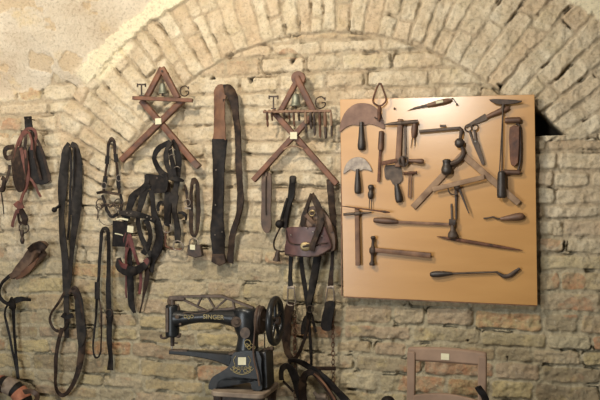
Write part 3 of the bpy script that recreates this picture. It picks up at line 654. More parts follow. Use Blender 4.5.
t = Thing('wooden_cross_frame', 'red brown wooden cross frame with a bell, left of the broad girth', 'frame', P(158, 121, .05))
t.part('long_bar', beam((141.5, 100.5), (198, 166.5), 6.2, .05, .026), 'red_wood', bevel=.002)
t.part('long_bar', beam((183, 100), (121.5, 160.5), 6.2, .062, .026), 'red_wood', bevel=.002)
t.part('upper_bar', beam((162.3, 68), (146.5, 98), 5.6, .06, .022), 'red_wood', bevel=.002)
t.part('upper_bar', beam((161.8, 68), (178, 98.5), 6.2, .072, .022), 'red_wood', bevel=.002)
t.part('cross_bar', beam((133, 98), (192.5, 100.5), 3.8, .088, .02), 'red_wood', bevel=.002)
letter(t, 'T', 141.5, 90, 11, .085); letter(t, 'G', 184.5, 91, 10, .085)
bell(t, 162.5, 88.5, 4.3, 10, .065, 'green_tin')
mb = MB(); mb.plate([(155, 118.5), (161, 118), (161.3, 124), (155.2, 124.5)], .08, .002); t.part('paper_tag', mb, 'paper', label='small cream paper tag')
mb = MB(); mb.plate([(190, 163), (195, 160), (200, 165), (196, 169)], .045, .03); t.part('bar_tip', mb, 'dark_wood')
nail(162, 71, 'iron nail at the apex of the left wooden cross frame', off=.09)

t = Thing('wooden_cross_frame', 'red brown wooden cross frame with round top, letters T G and a toothed tool rack', 'frame', P(293, 135, .05))
t.part('long_bar', beam((272.5, 110.5), (337, 184), 5.8, .05, .026), 'red_wood', bevel=.002)
t.part('long_bar', beam((312, 116), (253.5, 180.5), 5.4, .062, .026), 'red_wood', bevel=.002)
t.part('upper_bar', beam((297.5, 80), (281, 111), 5.4, .06, .022), 'red_wood', bevel=.002)
t.part('upper_bar', beam((296.5, 77), (314, 112), 6.2, .074, .022), 'red_wood', bevel=.002)
mb = MB(); mb.plate([(298+7*math.cos(a*PI/10), 78+7*math.sin(a*PI/10)) for a in range(20)], .05, .022); t.part('round_head', mb, 'red_wood', bevel=.002)
mb = MB(); mb.bar((263.5, 112), (331, 111), 2.6, .09, .022); rk = t.part('cross_bar', mb, 'brown_wood', bevel=.001)
letter(t, 'T', 273.5, 102.5, 12, .088); letter(t, 'G', 320.5, 102.5, 11.5, .088)
bell(t, 295.8, 100, 5.4, 12, .068, 'green_tin')
mb = MB(); mb.plate([(290, 132), (297, 132), (297, 139), (290, 139)], .08, .002); t.part('paper_tag', mb, 'paper', label='small cream paper tag')
mb = MB(); mb.tube([(284, 149.5), (290, 146.5), (297, 146.5), (303, 149)], 1.6, .085); t.part('wire_brace', mb, 'grey_wood')
mb = MB()
for i in range(16): x = 265+i*4.35; mb.bar((x, 109.8), (x, 112), 1.6, .094, .016)
t.part('rack_teeth', mb, 'brown_wood')
nail(298, 78, 'iron nail at the round top of the right wooden cross frame', off=.078)
PUN = [(267, 127, 2.6, 'rust_iron', 'rusty flat punch hanging first from the left on the toothed rack'), (271.5, 121, 2.2, 'rust_iron', 'short rusty punch hanging second from the left on the toothed rack'),
       (284, 119, 2.4, 'dark_iron', 'short dark punch hanging on the rack left of the bell'), (289, 121, 2, 'rust_iron', 'thin brown awl hanging on the rack under the left side of the bell'),
       (293.5, 127, 2.2, 'rust_iron', 'pointed rusty awl hanging on the rack just above the paper tag'), (298.5, 121, 2.4, 'dark_iron', 'stubby dark iron punch hanging on the rack under the right side of the bell'),
       (305.5, 133, 2.8, 'grey_wood', 'pale wooden handled tool hanging on the rack right of the paper tag'), (310.5, 129, 3.2, 'dark_iron', 'wide black punch hanging on the rack, right of the pale handled tool'),
       (314, 136, 2.6, 'dark_iron', 'long black chisel hanging near the right end of the rack'), (319.5, 138, 2.8, 'rust_iron', 'long rusty chisel hanging below the letter G of the rack'),
       (325, 139, 3.4, 'brown_wood', 'longest reddish brown handled tool hanging right of the letter G'), (331, 137, 2.4, 'grey_wood', 'slim pale tool hanging last at the right end of the rack')]
for (x, y1, w_, m_, lab) in PUN:
    tt = Thing('leather_punch', lab, 'tool', P(x, 113, .1), 'small tools hung on the toothed rack')
    b = MB(); b.handle((x, 112), (x+.4, 112+(y1-112)*.55), [(0, w_*.6), (.2, w_), (.8, w_*1.1), (1, w_*.7)], .112, .10); tt.part('handle', b, m_)
    b = MB(); b.handle((x+.4, 112+(y1-112)*.52), (x+.8, y1), [(0, w_*.7), (.5, w_*.95), (.85, w_*.8), (1, .6)], .10, .088, flat=.6); tt.part('blade', b, 'dark_iron' if m_ != 'rust_iron' else 'rust_iron')

# ---- 13 paddle
t = Thing('leather_strop', 'brown paddle shaped strop hanging under the left foot of the right wooden frame', 'strop', P(266, 175, .03))
mb = MB(); mb.plate([(262, 175), (270.5, 174), (271, 195), (270.5, 211), (271, 226), (268, 233), (263.5, 231), (261, 222), (261.5, 200)], .04, .012, 3); t.part('body', mb, 'brown_leather', bevel=.003)
mb = MB(); mb.strap([(266, 176, .056), (266, 200, .056), (266, 215, .056)], w=1.2, t=.003); t.part('stitching', mb, 'dark_brown_leather')
mb = MB(); mb.tube([(264, 176, .05), (265, 172, .055), (267, 172, .055), (268, 176, .05)], 1.2); t.part('hanging_loop', mb, 'dark_brown_leather')
nail(266, 173.5, 'iron nail holding up the brown paddle shaped strop', off=.045)

# ---- 14 crop with ball and little bell
t = Thing('riding_whip', 'black whip handle with ball and small bell on a cord, left of the bag', 'whip', P(292, 180, .04))
mb = MB(); mb.strap([(293, 177, .055, 6.5), (292.5, 184, .055, 6.5), (290.5, 198, .05, 6.5), (287, 212, .048, 7), (284.5, 228, .045, 6)], t=.016); t.part('grip', mb, 'black_leather')
mb = MB(); mb.handle((293, 175.5), (292.8, 183), [(0, 3), (.2, 7), (.7, 7.2), (1, 6.6)], .058, flat=.5); t.part('cap', mb, 'grey_leather')
mb = MB(); mb.strap([(287, 198, .06), (283.5, 210, .06), (280.5, 222, .06)], w=2, t=.005); t.part('side_thong', mb, 'black_leather')
mb = MB(); mb.ball(P(279.5, 224, .06), .021, 1, .9, 1, 16); t.part('ball', mb, 'black_leather')
mb = MB(); mb.tube([(281, 226, .06), (277, 234, .055), (274, 242, .05), (275, 249, .05), (281, 251.5, .05), (287, 250, .05), (288.5, 245, .05)], 1.8); t.part('cord', mb, 'dark_brown_leather')
mb = MB(); mb.handle((278, 250), (276.5, 261), [(0, 2), (.2, 4.6), (.6, 5.4), (.9, 8), (1, 8.2)], .055); t.part('bell', mb, 'dark_iron')
nail(293, 179, 'iron nail holding up the black whip handle', off=.05)

# ---- 15 maroon leather bag
t = Thing('leather_bag', 'maroon leather saddle bag with a brass clasp hanging from a nail', 'bag', P(308, 226, .05))
def gus(x, y): return .035*math.sin(PI*min(max((x-284)/50, 0), 1))
mb = MB(); mb.plate([(300, 232), (301, 216), (306, 208), (315, 206), (322, 210), (328, 220), (334, 232), (335, 246), (330, 252), (300, 254), (288, 250)], .04, .055, 3); t.part('back_body', mb, 'brown_leather', bevel=.006)
mb = MB(); mb.plate([(286, 228), (300, 227), (323, 226.5), (326, 230), (331, 243), (331, 249), (324, 254), (317, 257), (300, 256.5), (284.5, 255), (286, 240)], .095, .01, 2, gus); fp = t.part('front_flap', mb, 'maroon_leather', bevel=.003)
mb = MB(); mb.tube([(286.5, 230, .11), (290, 243, .125), (310, 244.5, .145), (328, 243, .125)], 1.1); mb.tube([(285, 254, .107), (300, 256, .13), (317, 256, .135), (330, 249, .115)], 1.3); t.part('piping', mb, 'dark_brown_leather', fp)
mb = MB(); mb.handle((300.5, 246.5), (310.5, 246.5), [(0, 4), (.15, 7.5), (.5, 9.2), (.85, 7.5), (1, 4)], .14, flat=.3, seg=16); cl = t.part('clasp', mb, 'brass', label='oval brass clasp')
mb = MB(); mb.bar((302.5, 246.8), (309, 245.6), 2.2, .153, .004); t.part('clasp_tongue', mb, 'dark_brown_leather', cl)
mb = MB(); mb.strap([(312, 194, .07, 4), (309, 201, .09, 4.4), (305.5, 211, .10, 4.6), (303, 222, .105, 4.6), (303.5, 229, .115, 4)], t=.006)
mb.strap([(312, 194, .075, 5), (315, 200, .095, 6), (319, 209, .11, 6.5), (321, 219, .12, 7), (317.5, 232, .135, 7), (313.5, 243, .145, 6), (312, 251, .143, 5)], t=.006); t.part('shoulder_strap', mb, 'dark_brown_leather')
mb = MB(); mb.strap([(305, 214, .1), (310, 219, .115), (314, 224, .12)], w=4, t=.005); mb.strap([(320, 212, .1, 6), (328, 221, .1, 5), (332, 232, .1, 4)], t=.006); t.part('flap_strap', mb, 'brown_leather')
mb = MB(); mb.tube([(309, 213, .11), (312, 211, .125), (315, 213, .115)], 1.6); mb.pring(312, 213, 2.8, 1, .12); t.part('buckle', mb, 'brass')
for x, y in ((307, 228), (313, 232), (291, 235), (322, 236)): t.part('rivet', MB().ball(P(x, y, .135), .0035), 'steel')
nail(312, 195.5, 'iron nail holding up the maroon leather bag', off=.075)

# ---- 16 stirrup straps with chains
def chain(x0, y0, x1, y1, off, pitch=4.2, off2=None):
    off2 = off if off2 is None else off2
    b = MB(); L_ = math.hypot(x1-x0, y1-y0); n = int(L_/pitch)
    for i in range(n+1):
        q = i/n; x = x0+(x1-x0)*q; y = y0+(y1-y0)*q; o = off+(off2-off)*q
        yaw = .35 if i % 2 else 1.25
        b.pring(x, y, 1.55, .75, o, 1, 1.75, yaw, 12)
    return b
t = Thing('stirrup_leather', 'leather loop and iron stirrup with long chain hanging below the left side of the bag', 'stirrup', P(291, 270, .04))
mb = MB(); mb.strap([(291, 252, .055, 4), (290.5, 265, .06, 4.2), (290.3, 278, .06, 4.6), (290.5, 286, .062, 5)], t=.007); t.part('upper_strap', mb, 'black_leather')
mb = MB(); mb.tube([(288.5, 288), (287.8, 297), (287.8, 304.5), (295, 304.5), (295, 297), (293.5, 288)], 1.5, .062, closed=True); mb.bar((287.5, 287.5), (294.5, 287.5), 3, .058, .012); t.part('stirrup', mb, 'grey_iron')
mb = MB(); mb.strap([(291, 302, .06, 7), (288.5, 312, .058, 11), (286.5, 328, .055, 10), (286, 343, .055, 8), (288.5, 354, .055, 6), (294, 359, .055, 4.5), (299.5, 352, .055, 3.6), (304, 340, .058, 3.6), (307, 328, .06, 4), (309, 315, .062, 4)], t=.007); t.part('leather_loop', mb, 'dark_brown_leather')
t.part('chain', chain(294.5, 313, 295.5, 404, .05), 'rust_iron')
t = Thing('stirrup_leather', 'stirrup strap with a dark leather pouch and thin chain hanging right of the bag', 'stirrup', P(333, 240, .04))
mb = MB(); mb.strap([(329.5, 179, .045, 7), (331, 195, .05, 7), (332.5, 213, .05, 6.5), (333.5, 232, .05, 5), (332.5, 252, .05, 3.5), (331.5, 270, .052, 4), (330.5, 286, .055, 5.5)], t=.006); t.part('upper_strap', mb, 'dark_brown_leather')
mb = MB(); mb.tube([(328, 288), (326.5, 297), (326, 302), (333, 302), (334, 297), (333, 288)], 1.4, .058, closed=True); mb.bar((327, 287), (334, 287.3), 3, .054, .012); t.part('stirrup', mb, 'grey_iron')
mb = MB(); mb.plate([(325.5, 302), (334, 302), (333.5, 312), (331, 322), (331, 330), (325, 331), (321, 327), (321.5, 318), (324, 309)], .05, .02, 3); t.part('pouch', mb, 'black_leather', bevel=.004)
t.part('chain', chain(332.5, 306, 333.5, 388, .045), 'rust_iron')
nail(330, 182, 'iron nail holding up the stirrup strap right of the bag', off=.05)

# ---- 17 crossing harness straps
t = Thing('harness', 'dark harness straps crossing below the bag and tangled down to the picture bottom', 'harness', P(308, 300, .05))
mb = MB(); mb.strap([(301, 256, .06, 4.5), (303, 275, .062, 4.5), (306, 295, .065, 4.5), (308.5, 312, .066, 4), (309.5, 330, .06, 3), (311, 350, .055, 3), (311, 368, .055, 2.6)], t=.006); t.part('crossing_strap', mb, 'black_leather')
mb = MB(); mb.strap([(317, 256, .065, 7), (314, 275, .07, 7), (311, 292, .075, 6.5), (309, 306, .075, 5), (312, 318, .065, 3.2), (316, 332, .055, 2.2)], t=.006); mb.strap([(320, 256, .055, 3), (315, 285, .058, 3.5), (310, 305, .06, 4), (304.5, 330, .06, 4.5)], t=.006); t.part('crossing_strap', mb, 'grey_leather')
mb = MB(); mb.plate([(304.5, 316), (308, 317), (306, 331), (302, 335), (300.5, 331), (302, 322)], .055, .006, 2); t.part('strap_end', mb, 'black_leather', bevel=.002)
mb = MB(); mb.strap([(288, 361, .07, 3.5), (296, 360.5, .08, 5), (304, 364, .085, 6), (312, 369, .085, 6), (320, 375, .08, 7.5), (328, 382, .08, 8), (337, 391, .08, 8), (346, 401, .08, 8), (352, 408, .08, 8)], t=.009); t.part('back_strap', mb, 'black_leather')
mb = MB(); mb.strap([(281.5, 380, .08, 5), (281.5, 371, .085, 5.5), (285, 366, .09, 6), (290, 368, .092, 8), (294, 375, .09, 9), (298, 385, .085, 9), (301, 400, .08, 8), (303, 412, .08, 8)], t=.009); t.part('looped_strap', mb, 'grey_leather')
mb = MB(); mb.strap([(305, 412, .09, 8), (303, 396, .09, 8), (302.5, 384, .095, 8), (304.5, 376, .1, 7), (310, 372.5, .1, 6), (316, 375, .1, 5), (323, 384, .095, 5), (330, 393, .09, 5), (337, 404, .085, 5)], t=.01); t.part('looped_strap', mb, 'dark_brown_leather')
mb = MB(); mb.strap([(314, 373.5, .107), (321, 380, .105), (329, 390, .1), (335, 400, .094)], w=2, t=.004); t.part('strap_lining', mb, 'tan_leather', label='lighter brown strap edge')
mb = MB(); mb.strap([(312, 368, .075), (322, 368.5, .08), (336, 368.5, .07)], w=4, t=.006); mb.strap([(283, 381, .07), (288, 386, .075), (293.5, 391.5, .07)], w=2.4, t=.005); t.part('cross_strap', mb, 'dark_brown_leather')
mb = MB(); mb.ball(P(322, 398, .06), .03, 1.2, .7, .8, 14); mb.tube([(314, 392, .08), (318, 396, .085), (326, 397, .085)], 4); t.part('pad', mb, 'grey_cloth')
mb = MB(); mb.pring(310, 309, 3.5, 1, .085); t.part('ring', mb, 'dark_iron')
nail(309, 303, 'iron nail behind the crossing harness straps', off=.055)
nail(290, 363, 'iron nail behind the tangled straps beside the sewing machine', off=.06)

# ================================================================== tool board
BO = .042           # back of board
bt = Thing('tool_board', 'tan painted wooden board covered with old saddler tools', 'board', P(438, 200, BO))
BC = [(340, 99.5), (534.5, 94.5), (537.5, 305.5), (343.5, 296.5)]
b = MB(); c4 = [P(x, y, BO+.014) for x, y in BC]
b.add(c4+[v+Vector((0, .014, 0)) for v in c4], [(0, 1, 2, 3), (7, 6, 5, 4), (0, 4, 5, 1), (1, 5, 6, 2), (2, 6, 7, 3), (3, 7, 4, 0)])
def board_mat():
    m, nt, N, L, B = new_mat('board_paint')
    tc = N.new('ShaderNodeTexCoord'); mp = N.new('ShaderNodeMapping'); mp.inputs['Scale'].default_value = (.7, 1, 4); L.new(tc.outputs['Object'], mp.inputs['Vector'])
    no = N.new('ShaderNodeTexNoise'); no.inputs['Scale'].default_value = 3; no.inputs['Detail'].default_value = 7; L.new(mp.outputs[0], no.inputs['Vector'])
    cr = N.new('ShaderNodeValToRGB'); cr.color_ramp.elements[0].position = .3; cr.color_ramp.elements[0].color = (.42, .215, .062, 1); cr.color_ramp.elements[1].position = .7; cr.color_ramp.elements[1].color = (.48, .255, .08, 1)
    L.new(no.outputs['Fac'], cr.inputs['Fac']); L.new(cr.outputs[0], B.inputs['Base Color'])
    B.inputs['Roughness'].default_value = .33; B.inputs['Specular IOR Level'].default_value = .7; B.inputs['Coat Weight'].default_value = .5; B.inputs['Coat Roughness'].default_value = .27; B.inputs['Coat IOR'].default_value = 1.7
    bp = N.new('ShaderNodeBump'); bp.inputs['Strength'].default_value = .15; bp.inputs['Distance'].default_value = .002
    n2 = N.new('ShaderNodeTexNoise'); n2.inputs['Scale'].default_value = 60; L.new(mp.outputs[0], n2.inputs['Vector']); L.new(n2.outputs['Fac'], bp.inputs['Height']); L.new(bp.outputs[0], B.inputs['Normal'])
    return m
M['board'] = board_mat()
bt.part('panel', b, 'board', bevel=.0015)
b = MB(); b.bar((341, 99.6), (342, 296), 1.0, BO+.007, .013); b.bar((344, 296.9), (537, 305.9), 1.0, BO+.007, .013); bt.part('edge_strip', b, 'brown_wood')
b = MB()
for q in ((360, 120), (520, 120), (360, 280), (520, 290)): b.add(*(lambda m: (m.v, m.f))(MB().cyl(P(*q, .022), P(*q, BO), .012)))
bt.part('wall_batten', b, 'dark_wood')
F0 = BO+.014        # face of the board
def O(h): return F0+h
def tool(name, label, cat, x, y): return Thing(name, label, cat, P(x, y, F0), 'old saddler tools on the tan board')

t = tool('half_moon_knife', 'largest rusty half moon knife at the top left corner of the tan board', 'knife', 361, 120)
b = MB(); b.plate([(339.5, 132), (341, 121), (346, 111), (354, 104.5), (363, 103), (372, 105), (379, 111), (383, 119), (384.5, 129), (377, 126), (369, 124), (364.5, 125.5), (358, 125.5), (352, 125), (345, 128)], O(.006), .004, 3); t.part('blade', b, 'blade_iron', bevel=.001)
b = MB(); b.handle((361.3, 122), (361.5, 150.5), [(0, 4), (.15, 4.6), (.5, 6), (.8, 8), (.95, 7), (1, 3)], O(.018)); t.part('handle', b, 'black_wood')
t = tool('half_moon_knife', 'smaller steel half moon knife with black handle at the left edge of the tan board', 'knife', 357, 168)
b = MB(); b.plate([(343.5, 174), (345, 166), (350, 159.5), (357, 157), (364, 158.5), (369, 164), (372, 171.5), (365, 169), (360, 171), (355, 171), (350, 169.5)], O(.006), .004, 3); t.part('blade', b, 'grey_iron', bevel=.001)
b = MB(); b.handle((357.5, 169), (357.8, 194), [(0, 3.2), (.15, 4), (.5, 6), (.8, 7), (.95, 6), (1, 3)], O(.018)); t.part('handle', b, 'black_wood')
t = tool('chisel', 'slim chisel with a dark cylindrical handle between the two half moon knives and the pincers', 'tool', 380, 150)
b = MB(); b.handle((381.5, 131), (380.5, 150), [(0, 4), (.05, 5.4), (.9, 5.8), (1, 4.6)], O(.016), n=1); t.part('handle', b, 'dark_wood')
b = MB(); b.bar((380.3, 149), (378.7, 182), 2.6, O(.012), .008, 3); t.part('shaft', b, 'rust_iron')
# hook pincers above the corner
t = Thing('hanging_tongs', 'iron wire tongs hung on a nail over the top left edge of the tan board', 'tongs', P(379, 100, .09))
b = MB(); b.tube([(379.5, 83, .1), (376, 90, .095), (373, 100, .09), (374.5, 103.5, .09), (379.5, 106, .09), (384, 103.5, .09), (386, 99, .09), (383, 89, .095), (380.5, 83, .1)], 1.8); t.part('handles', b, 'rust_iron')
b = MB(); b.handle((379.5, 105), (379, 121), [(0, 2.6), (.4, 4), (.8, 3.4), (1, 1.5)], .088, n=3); t.part('jaw', b, 'rust_iron')
b = MB(); b.tube([(380, 116, .088), (377, 118.5, .088), (374.5, 117, .088)], 1.6); t.part('jaw_tip', b, 'dark_iron')
nail(380, 84, 'iron nail holding the wire tongs above the tan board', off=.1)
t = tool('saddlers_hammer', 'hammer with a long pointed iron head and upright brown handle beside the chisel', 'hammer', 399, 130)
b = MB(); b.handle((384, 124.5), (418, 121.5), [(0, .8), (.2, 3), (.42, 4), (.5, 5.2), (.6, 4.2), (.96, 4), (1, 4.4)], O(.03), flat=.9); t.part('head', b, 'worn_iron')
b = MB(); b.bar((400.5, 119), (398, 167), 5.4, O(.022), .02, 5.8); t.part('handle', b, 'brown_wood', bevel=.003)
b = MB(); b.bar((405, 126), (405.5, 158), 2, O(.012), .01); t.part('side_strap', b, 'worn_iron')
t = tool('bit_brace', 'iron bit brace with a forked jaw at left and a round ball at right', 'brace', 440, 135)
b = MB(); b.bar((419, 131.5), (460, 128), 3, O(.022), .01); b.bar((440, 126), (446, 126), 2.4, O(.024), .012); t.part('arm', b, 'worn_iron', bevel=.001)
b = MB(); b.handle((415, 122), (413.5, 138), [(0, 3.5), (.2, 5.5), (.6, 6), (1, 3.5)], O(.022)); j = t.part('jaw', b, 'dark_wood')
b = MB(); b.rod((412.5, 136), (410.8, 148), 1.3, O(.02), .6); b.rod((415, 136), (414.6, 146), 1.3, O(.02), .6); t.part('prongs', b, 'worn_iron', j)
b = MB(); b.tube([(459, 127.5, O(.02), 3), (461.5, 131, O(.025), 4), (460.5, 137, O(.03), 3.2), (459.5, 143, O(.035), 3), (463, 149, O(.035), 4), (463, 155, O(.032), 4.5), (458, 161, O(.03), 5), (450, 164, O(.03), 5)]); t.part('crank', b, 'dark_iron')
b = MB(); b.ball(P(459.5, 143, O(.035)), .023, 1, .9, 1, 16); t.part('ball_grip', b, 'black_wood')
b = MB(); b.handle((446.5, 159), (447, 175), [(0, 3), (.08, 8), (.3, 7.5), (.45, 9), (.62, 11), (.85, 10.5), (1, 5)], O(.035), seg=16); t.part('head_knob', b, 'black_wood')
t = tool('wing_gauge', 'horizontal gauge tool with turned handle lying across the foot of the upright hammer', 'tool', 402, 161)
b = MB(); b.bar((381.5, 163.5), (397, 160.5), 4.2, O(.034), .01); t.part('beam', b, 'rust_iron', bevel=.001)
b = MB(); b.pring(403.5, 161, 4.4, 2, O(.036)); b.handle((402, 156), (404.5, 167), [(0, 3), (.5, 5), (1, 3)], O(.034)); t.part('wheel', b, 'dark_iron')
b = MB(); b.handle((407, 160.5), (424, 161.5), [(0, 3), (.3, 3.4), (.5, 4), (.7, 5), (.9, 5), (1, 3)], O(.032)); t.part('handle', b, 'dark_wood')
t = tool('trimming_knife', 'broad rusty blade with a black handle below the horizontal gauge', 'knife', 393, 180)
b = MB(); b.plate([(385.5, 165), (400, 167), (402.5, 176), (402, 181), (396.5, 185), (392.5, 184), (390, 179), (386, 179.5), (384.5, 174)], O(.005), .004, 2); t.part('blade', b, 'worn_iron', bevel=.001)
b = MB(); b.handle((396.5, 184), (399.5, 202.5), [(0, 4), (.2, 5.6), (.6, 7.5), (.9, 7.4), (1, 5)], O(.018)); t.part('handle', b, 'black_wood')
t = tool('tack_hammer', 'small iron tack hammer with a slender forked shaft right of the broad blade', 'hammer', 410, 180)
b = MB(); b.handle((403.5, 173.5), (417, 172.5), [(0, 3.6), (.15, 2.4), (.5, 3.2), (.85, 2.4), (1, 3.6)], O(.016)); t.part('head', b, 'rust_iron')
b = MB(); b.bar((409.3, 173), (408.3, 197), 1.3, O(.014), .006); b.bar((411.3, 173), (410.8, 197), 1.3, O(.014), .006); b.bar((408, 196.5), (411.3, 196.8), 2, O(.014), .008); t.part('shaft', b, 'brown_wood')
# big compass
t = tool('wooden_compass', 'large wooden compass with two spread legs and a slanting cross bar', 'compass', 464, 170)
b = MB(); b.bar((464, 153), (413, 207.5), 6.2, O(.008), .012, 6.6); t.part('leg', b, 'grey_wood', bevel=.002)
b = MB(); b.bar((462, 154), (519, 203.5), 6.4, O(.021), .012, 6.4); t.part('leg', b, 'grey_wood', bevel=.002)
b = MB(); b.bar((432.5, 189.5), (484.5, 177), 5, O(.034), .010, 5); t.part('cross_bar', b, 'grey_wood', bevel=.002)
b = MB(); b.cyl(P(463, 154, O(0)), P(463, 154, O(.031)), .008); t.part('pivot', b, 'dark_iron')
t = tool('divider', 'small iron wing divider standing open under the big wooden compass', 'compass', 457, 190)
b = MB(); b.bar((456, 188), (456.2, 219), 3, O(.012), .008, 1.6); t.part('leg', b, 'dark_iron')
b = MB(); b.bar((459, 188), (469, 213.5), 2.6, O(.02), .008, 1); t.part('leg', b, 'dark_iron')
b = MB(); b.tube([(448, 188), (449, 192), (453, 194.5), (458, 194)], 1.3, O(.026)); t.part('wing', b, 'worn_iron')
b = MB(); b.handle((457, 184.5), (457.5, 190), [(0, 3), (.5, 7), (1, 4)], O(.02)); t.part('joint', b, 'dark_iron')
t = tool('scissors', 'pair of narrow scissors hanging points down beside the big compass', 'scissors', 472, 140)
b = MB(); b.pring(468.2, 128, 3.3, 1.3, O(.012)); b.bar((469.5, 131), (474, 144), 2.4, O(.012), .006); b.plate([(472, 142), (477, 141), (484.2, 164.5), (482, 165)], O(.008), .003); t.part('blade', b, 'worn_iron')
b = MB(); b.pring(474.6, 127.3, 3.3, 1.3, O(.016)); b.bar((474.5, 130.5), (476, 142), 2.4, O(.016), .006); b.plate([(473.5, 141), (478, 140.5), (484.8, 163.5), (483.5, 165)], O(.013), .003); t.part('blade', b, 'worn_iron')
b = MB(); b.cyl(P(475.3, 141.5, O(.008)), P(475.3, 141.5, O(.02)), .004); t.part('pivot', b, 'steel')
t = tool('bone_knife', 'long knife with slanting dark blade and wooden handle above the scissors', 'knife', 485, 118)
b = MB(); b.plate([(463.5, 128.5), (466, 125), (485, 113.5), (489, 118), (486, 120.5), (470, 126.5)], O(.008), .005, 0); t.part('blade', b, 'worn_iron', bevel=.001)
b = MB(); b.handle((486.5, 117), (509, 107.5), [(0, 3), (.08, 4), (.5, 5.6), (.85, 6), (1, 4)], O(.014)); t.part('handle', b, 'dark_wood')
t = tool('long_iron_with_flat_head', 'tall thin iron with a wide flat top and black wooden grip at its foot', 'tool', 501, 140)
b = MB(); b.plate([(489, 99.5), (500, 99), (522, 100.5), (517, 103), (503, 104.5), (495, 103.5)], O(.022), .014, 2); t.part('flat_head', b, 'dark_iron', bevel=.002)
b = MB(); b.rod((503.5, 102), (502.5, 112), 4, O(.028), 1.8); b.rod((502.8, 110), (501.8, 174), 1.7, O(.028), 1.7, O(.02)); t.part('shaft', b, 'worn_iron')
b = MB(); b.rod((502.7, 112), (499.5, 172), 1.2, O(.03), 1.2, O(.026)); t.part('side_rod', b, 'worn_iron')
b = MB(); b.handle((501.5, 171), (501.5, 198), [(0, 5), (.1, 7.5), (.5, 8.6), (.9, 9), (1, 7)], O(.034)); t.part('grip', b, 'black_wood')
t = tool('clamp_frame', 'wooden block held in an iron frame at the top right of the tan board', 'clamp', 513, 145)
b = MB(); b.plate([(509.5, 127.5), (518, 126), (519.5, 130), (518, 163), (511, 164.5), (509.5, 150)], O(.004), .03, 2); t.part('wooden_block', b, 'red_wood', bevel=.005)
b = MB(); b.handle((504.5, 120.5), (521, 120), [(0, 3.5), (.1, 5.5), (.5, 6), (.9, 6), (1, 4)], O(.022)); t.part('top_grip', b, 'dark_wood')
b = MB(); b.handle((502, 172), (520.5, 172.5), [(0, 3.5), (.1, 5), (.5, 5), (.9, 5), (1, 4)], O(.02)); t.part('bottom_grip', b, 'dark_wood')
b = MB(); b.tube([(516, 124), (519.5, 126), (520.5, 140), (520.3, 160), (518, 171)], 2.2, O(.02)); t.part('side_rod', b, 'dark_iron')
t = tool('t_handled_hammer', 'hammer with narrow crosswise head and straight handle at the left board edge', 'hammer', 357, 235)
b = MB(); b.handle((343.5, 214.5), (371.5, 212.5), [(0, 2.8), (.35, 2.8), (.42, 4.6), (.58, 4.6), (.65, 2.6), (1, 1.6)], O(.02)); t.part('head', b, 'worn_iron')
b = MB(); b.bar((357, 208.5), (358, 265.5), 4.6, O(.018), .014, 5); t.part('handle', b, 'brown_wood', bevel=.002)
solo('iron_rod', 'thin slanting iron rod above the crosswise hammer head', 'tool', MB().handle((341.5, 206), (390, 212.5), [(0, .8), (.3, 1.4), (.8, 1.8), (.9, 2.6), (1, 1)], O(.034)), 'rust_iron', 'old saddler tools on the tan board')
t = tool('awl', 'tiny black two pronged awl below the smaller half moon knife', 'awl', 370.5, 192)
b = MB(); b.handle((371, 184.5), (370.5, 199), [(0, 2), (.08, 5.6), (.25, 6), (.4, 4), (.65, 6), (.9, 5), (1, 2.5)], O(.016)); t.part('handle', b, 'black_wood')
b = MB(); b.rod((369.7, 198), (369, 210), 1, O(.014), .6); b.rod((371.3, 198), (371.8, 209.5), 1, O(.014), .6); t.part('prongs', b, 'worn_iron')
t = tool('iron_with_wood_handle', 'long straight iron with a brown turned handle lying across the middle of the tan board', 'tool', 410, 222)
b = MB(); b.handle((373.5, 220), (398, 222), [(0, 3), (.06, 5), (.4, 6.4), (.7, 6), (.9, 4.6), (1, 3.4)], O(.017)); t.part('handle', b, 'dark_wood')
b = MB(); b.bar((397, 222), (451, 224.5), 2.8, O(.014), .007); t.part('shaft', b, 'brown_wood')
t = tool('upright_spike', 'upright iron spike widening to a block, at the right end of the long iron', 'tool', 452, 220)
b = MB(); b.handle((451.5, 203.5), (453, 238.5), [(0, 1.6), (.08, 2.4), (.55, 3), (.75, 5), (.84, 9), (.96, 10), (1, 5)], O(.026), flat=.7); t.part('spike', b, 'worn_iron')
b = MB(); b.bar((449, 222), (455.5, 222.5), 6, O(.024), .02); t.part('collar', b, 'dark_iron')
solo('long_rasp', 'long thin tapering rasp pointing down to the right edge of the tan board', 'tool', MB().handle((437, 236.5), (522.5, 250.5), [(0, .8), (.15, 3), (.3, 3.6), (.6, 3.4), (.85, 2.4), (1, .7)], O(.012), flat=.5), 'rust_iron', 'old saddler tools on the tan board')
t = tool('cross_pein_hammer', 'hammer with vertical iron head and handle pointing right, low on the board', 'hammer', 400, 250)
b = MB(); b.handle((373.2, 236), (372, 265.5), [(0, 3), (.06, 5.5), (.14, 3), (.35, 3.4), (.42, 6.6), (.56, 6.6), (.64, 3.4), (.85, 3.2), (.93, 6), (1, 5)], O(.022), n=3); t.part('head', b, 'dark_iron')
b = MB(); b.bar((370, 249.5), (431, 255.5), 4.4, O(.022), .016, 5.4); t.part('handle', b, 'brown_wood', bevel=.003)
t = tool('awl', 'short awl with a pear shaped handle near the right edge of the tan board', 'awl', 505, 217)
b = MB(); b.handle((500, 219), (524.5, 216), [(0, 2.4), (.1, 4), (.35, 5.6), (.7, 7.8), (.92, 6.5), (1, 2.5)], O(.016)); t.part('handle', b, 'dark_wood')
b = MB(); b.tube([(483.5, 218.5), (488, 218), (493, 217), (497, 218.5), (501, 219)], 1.7, O(.012)); t.part('point', b, 'worn_iron')
t = tool('crease_iron', 'crease iron with curved spoon tip at the bottom of the tan board', 'tool', 475, 273)
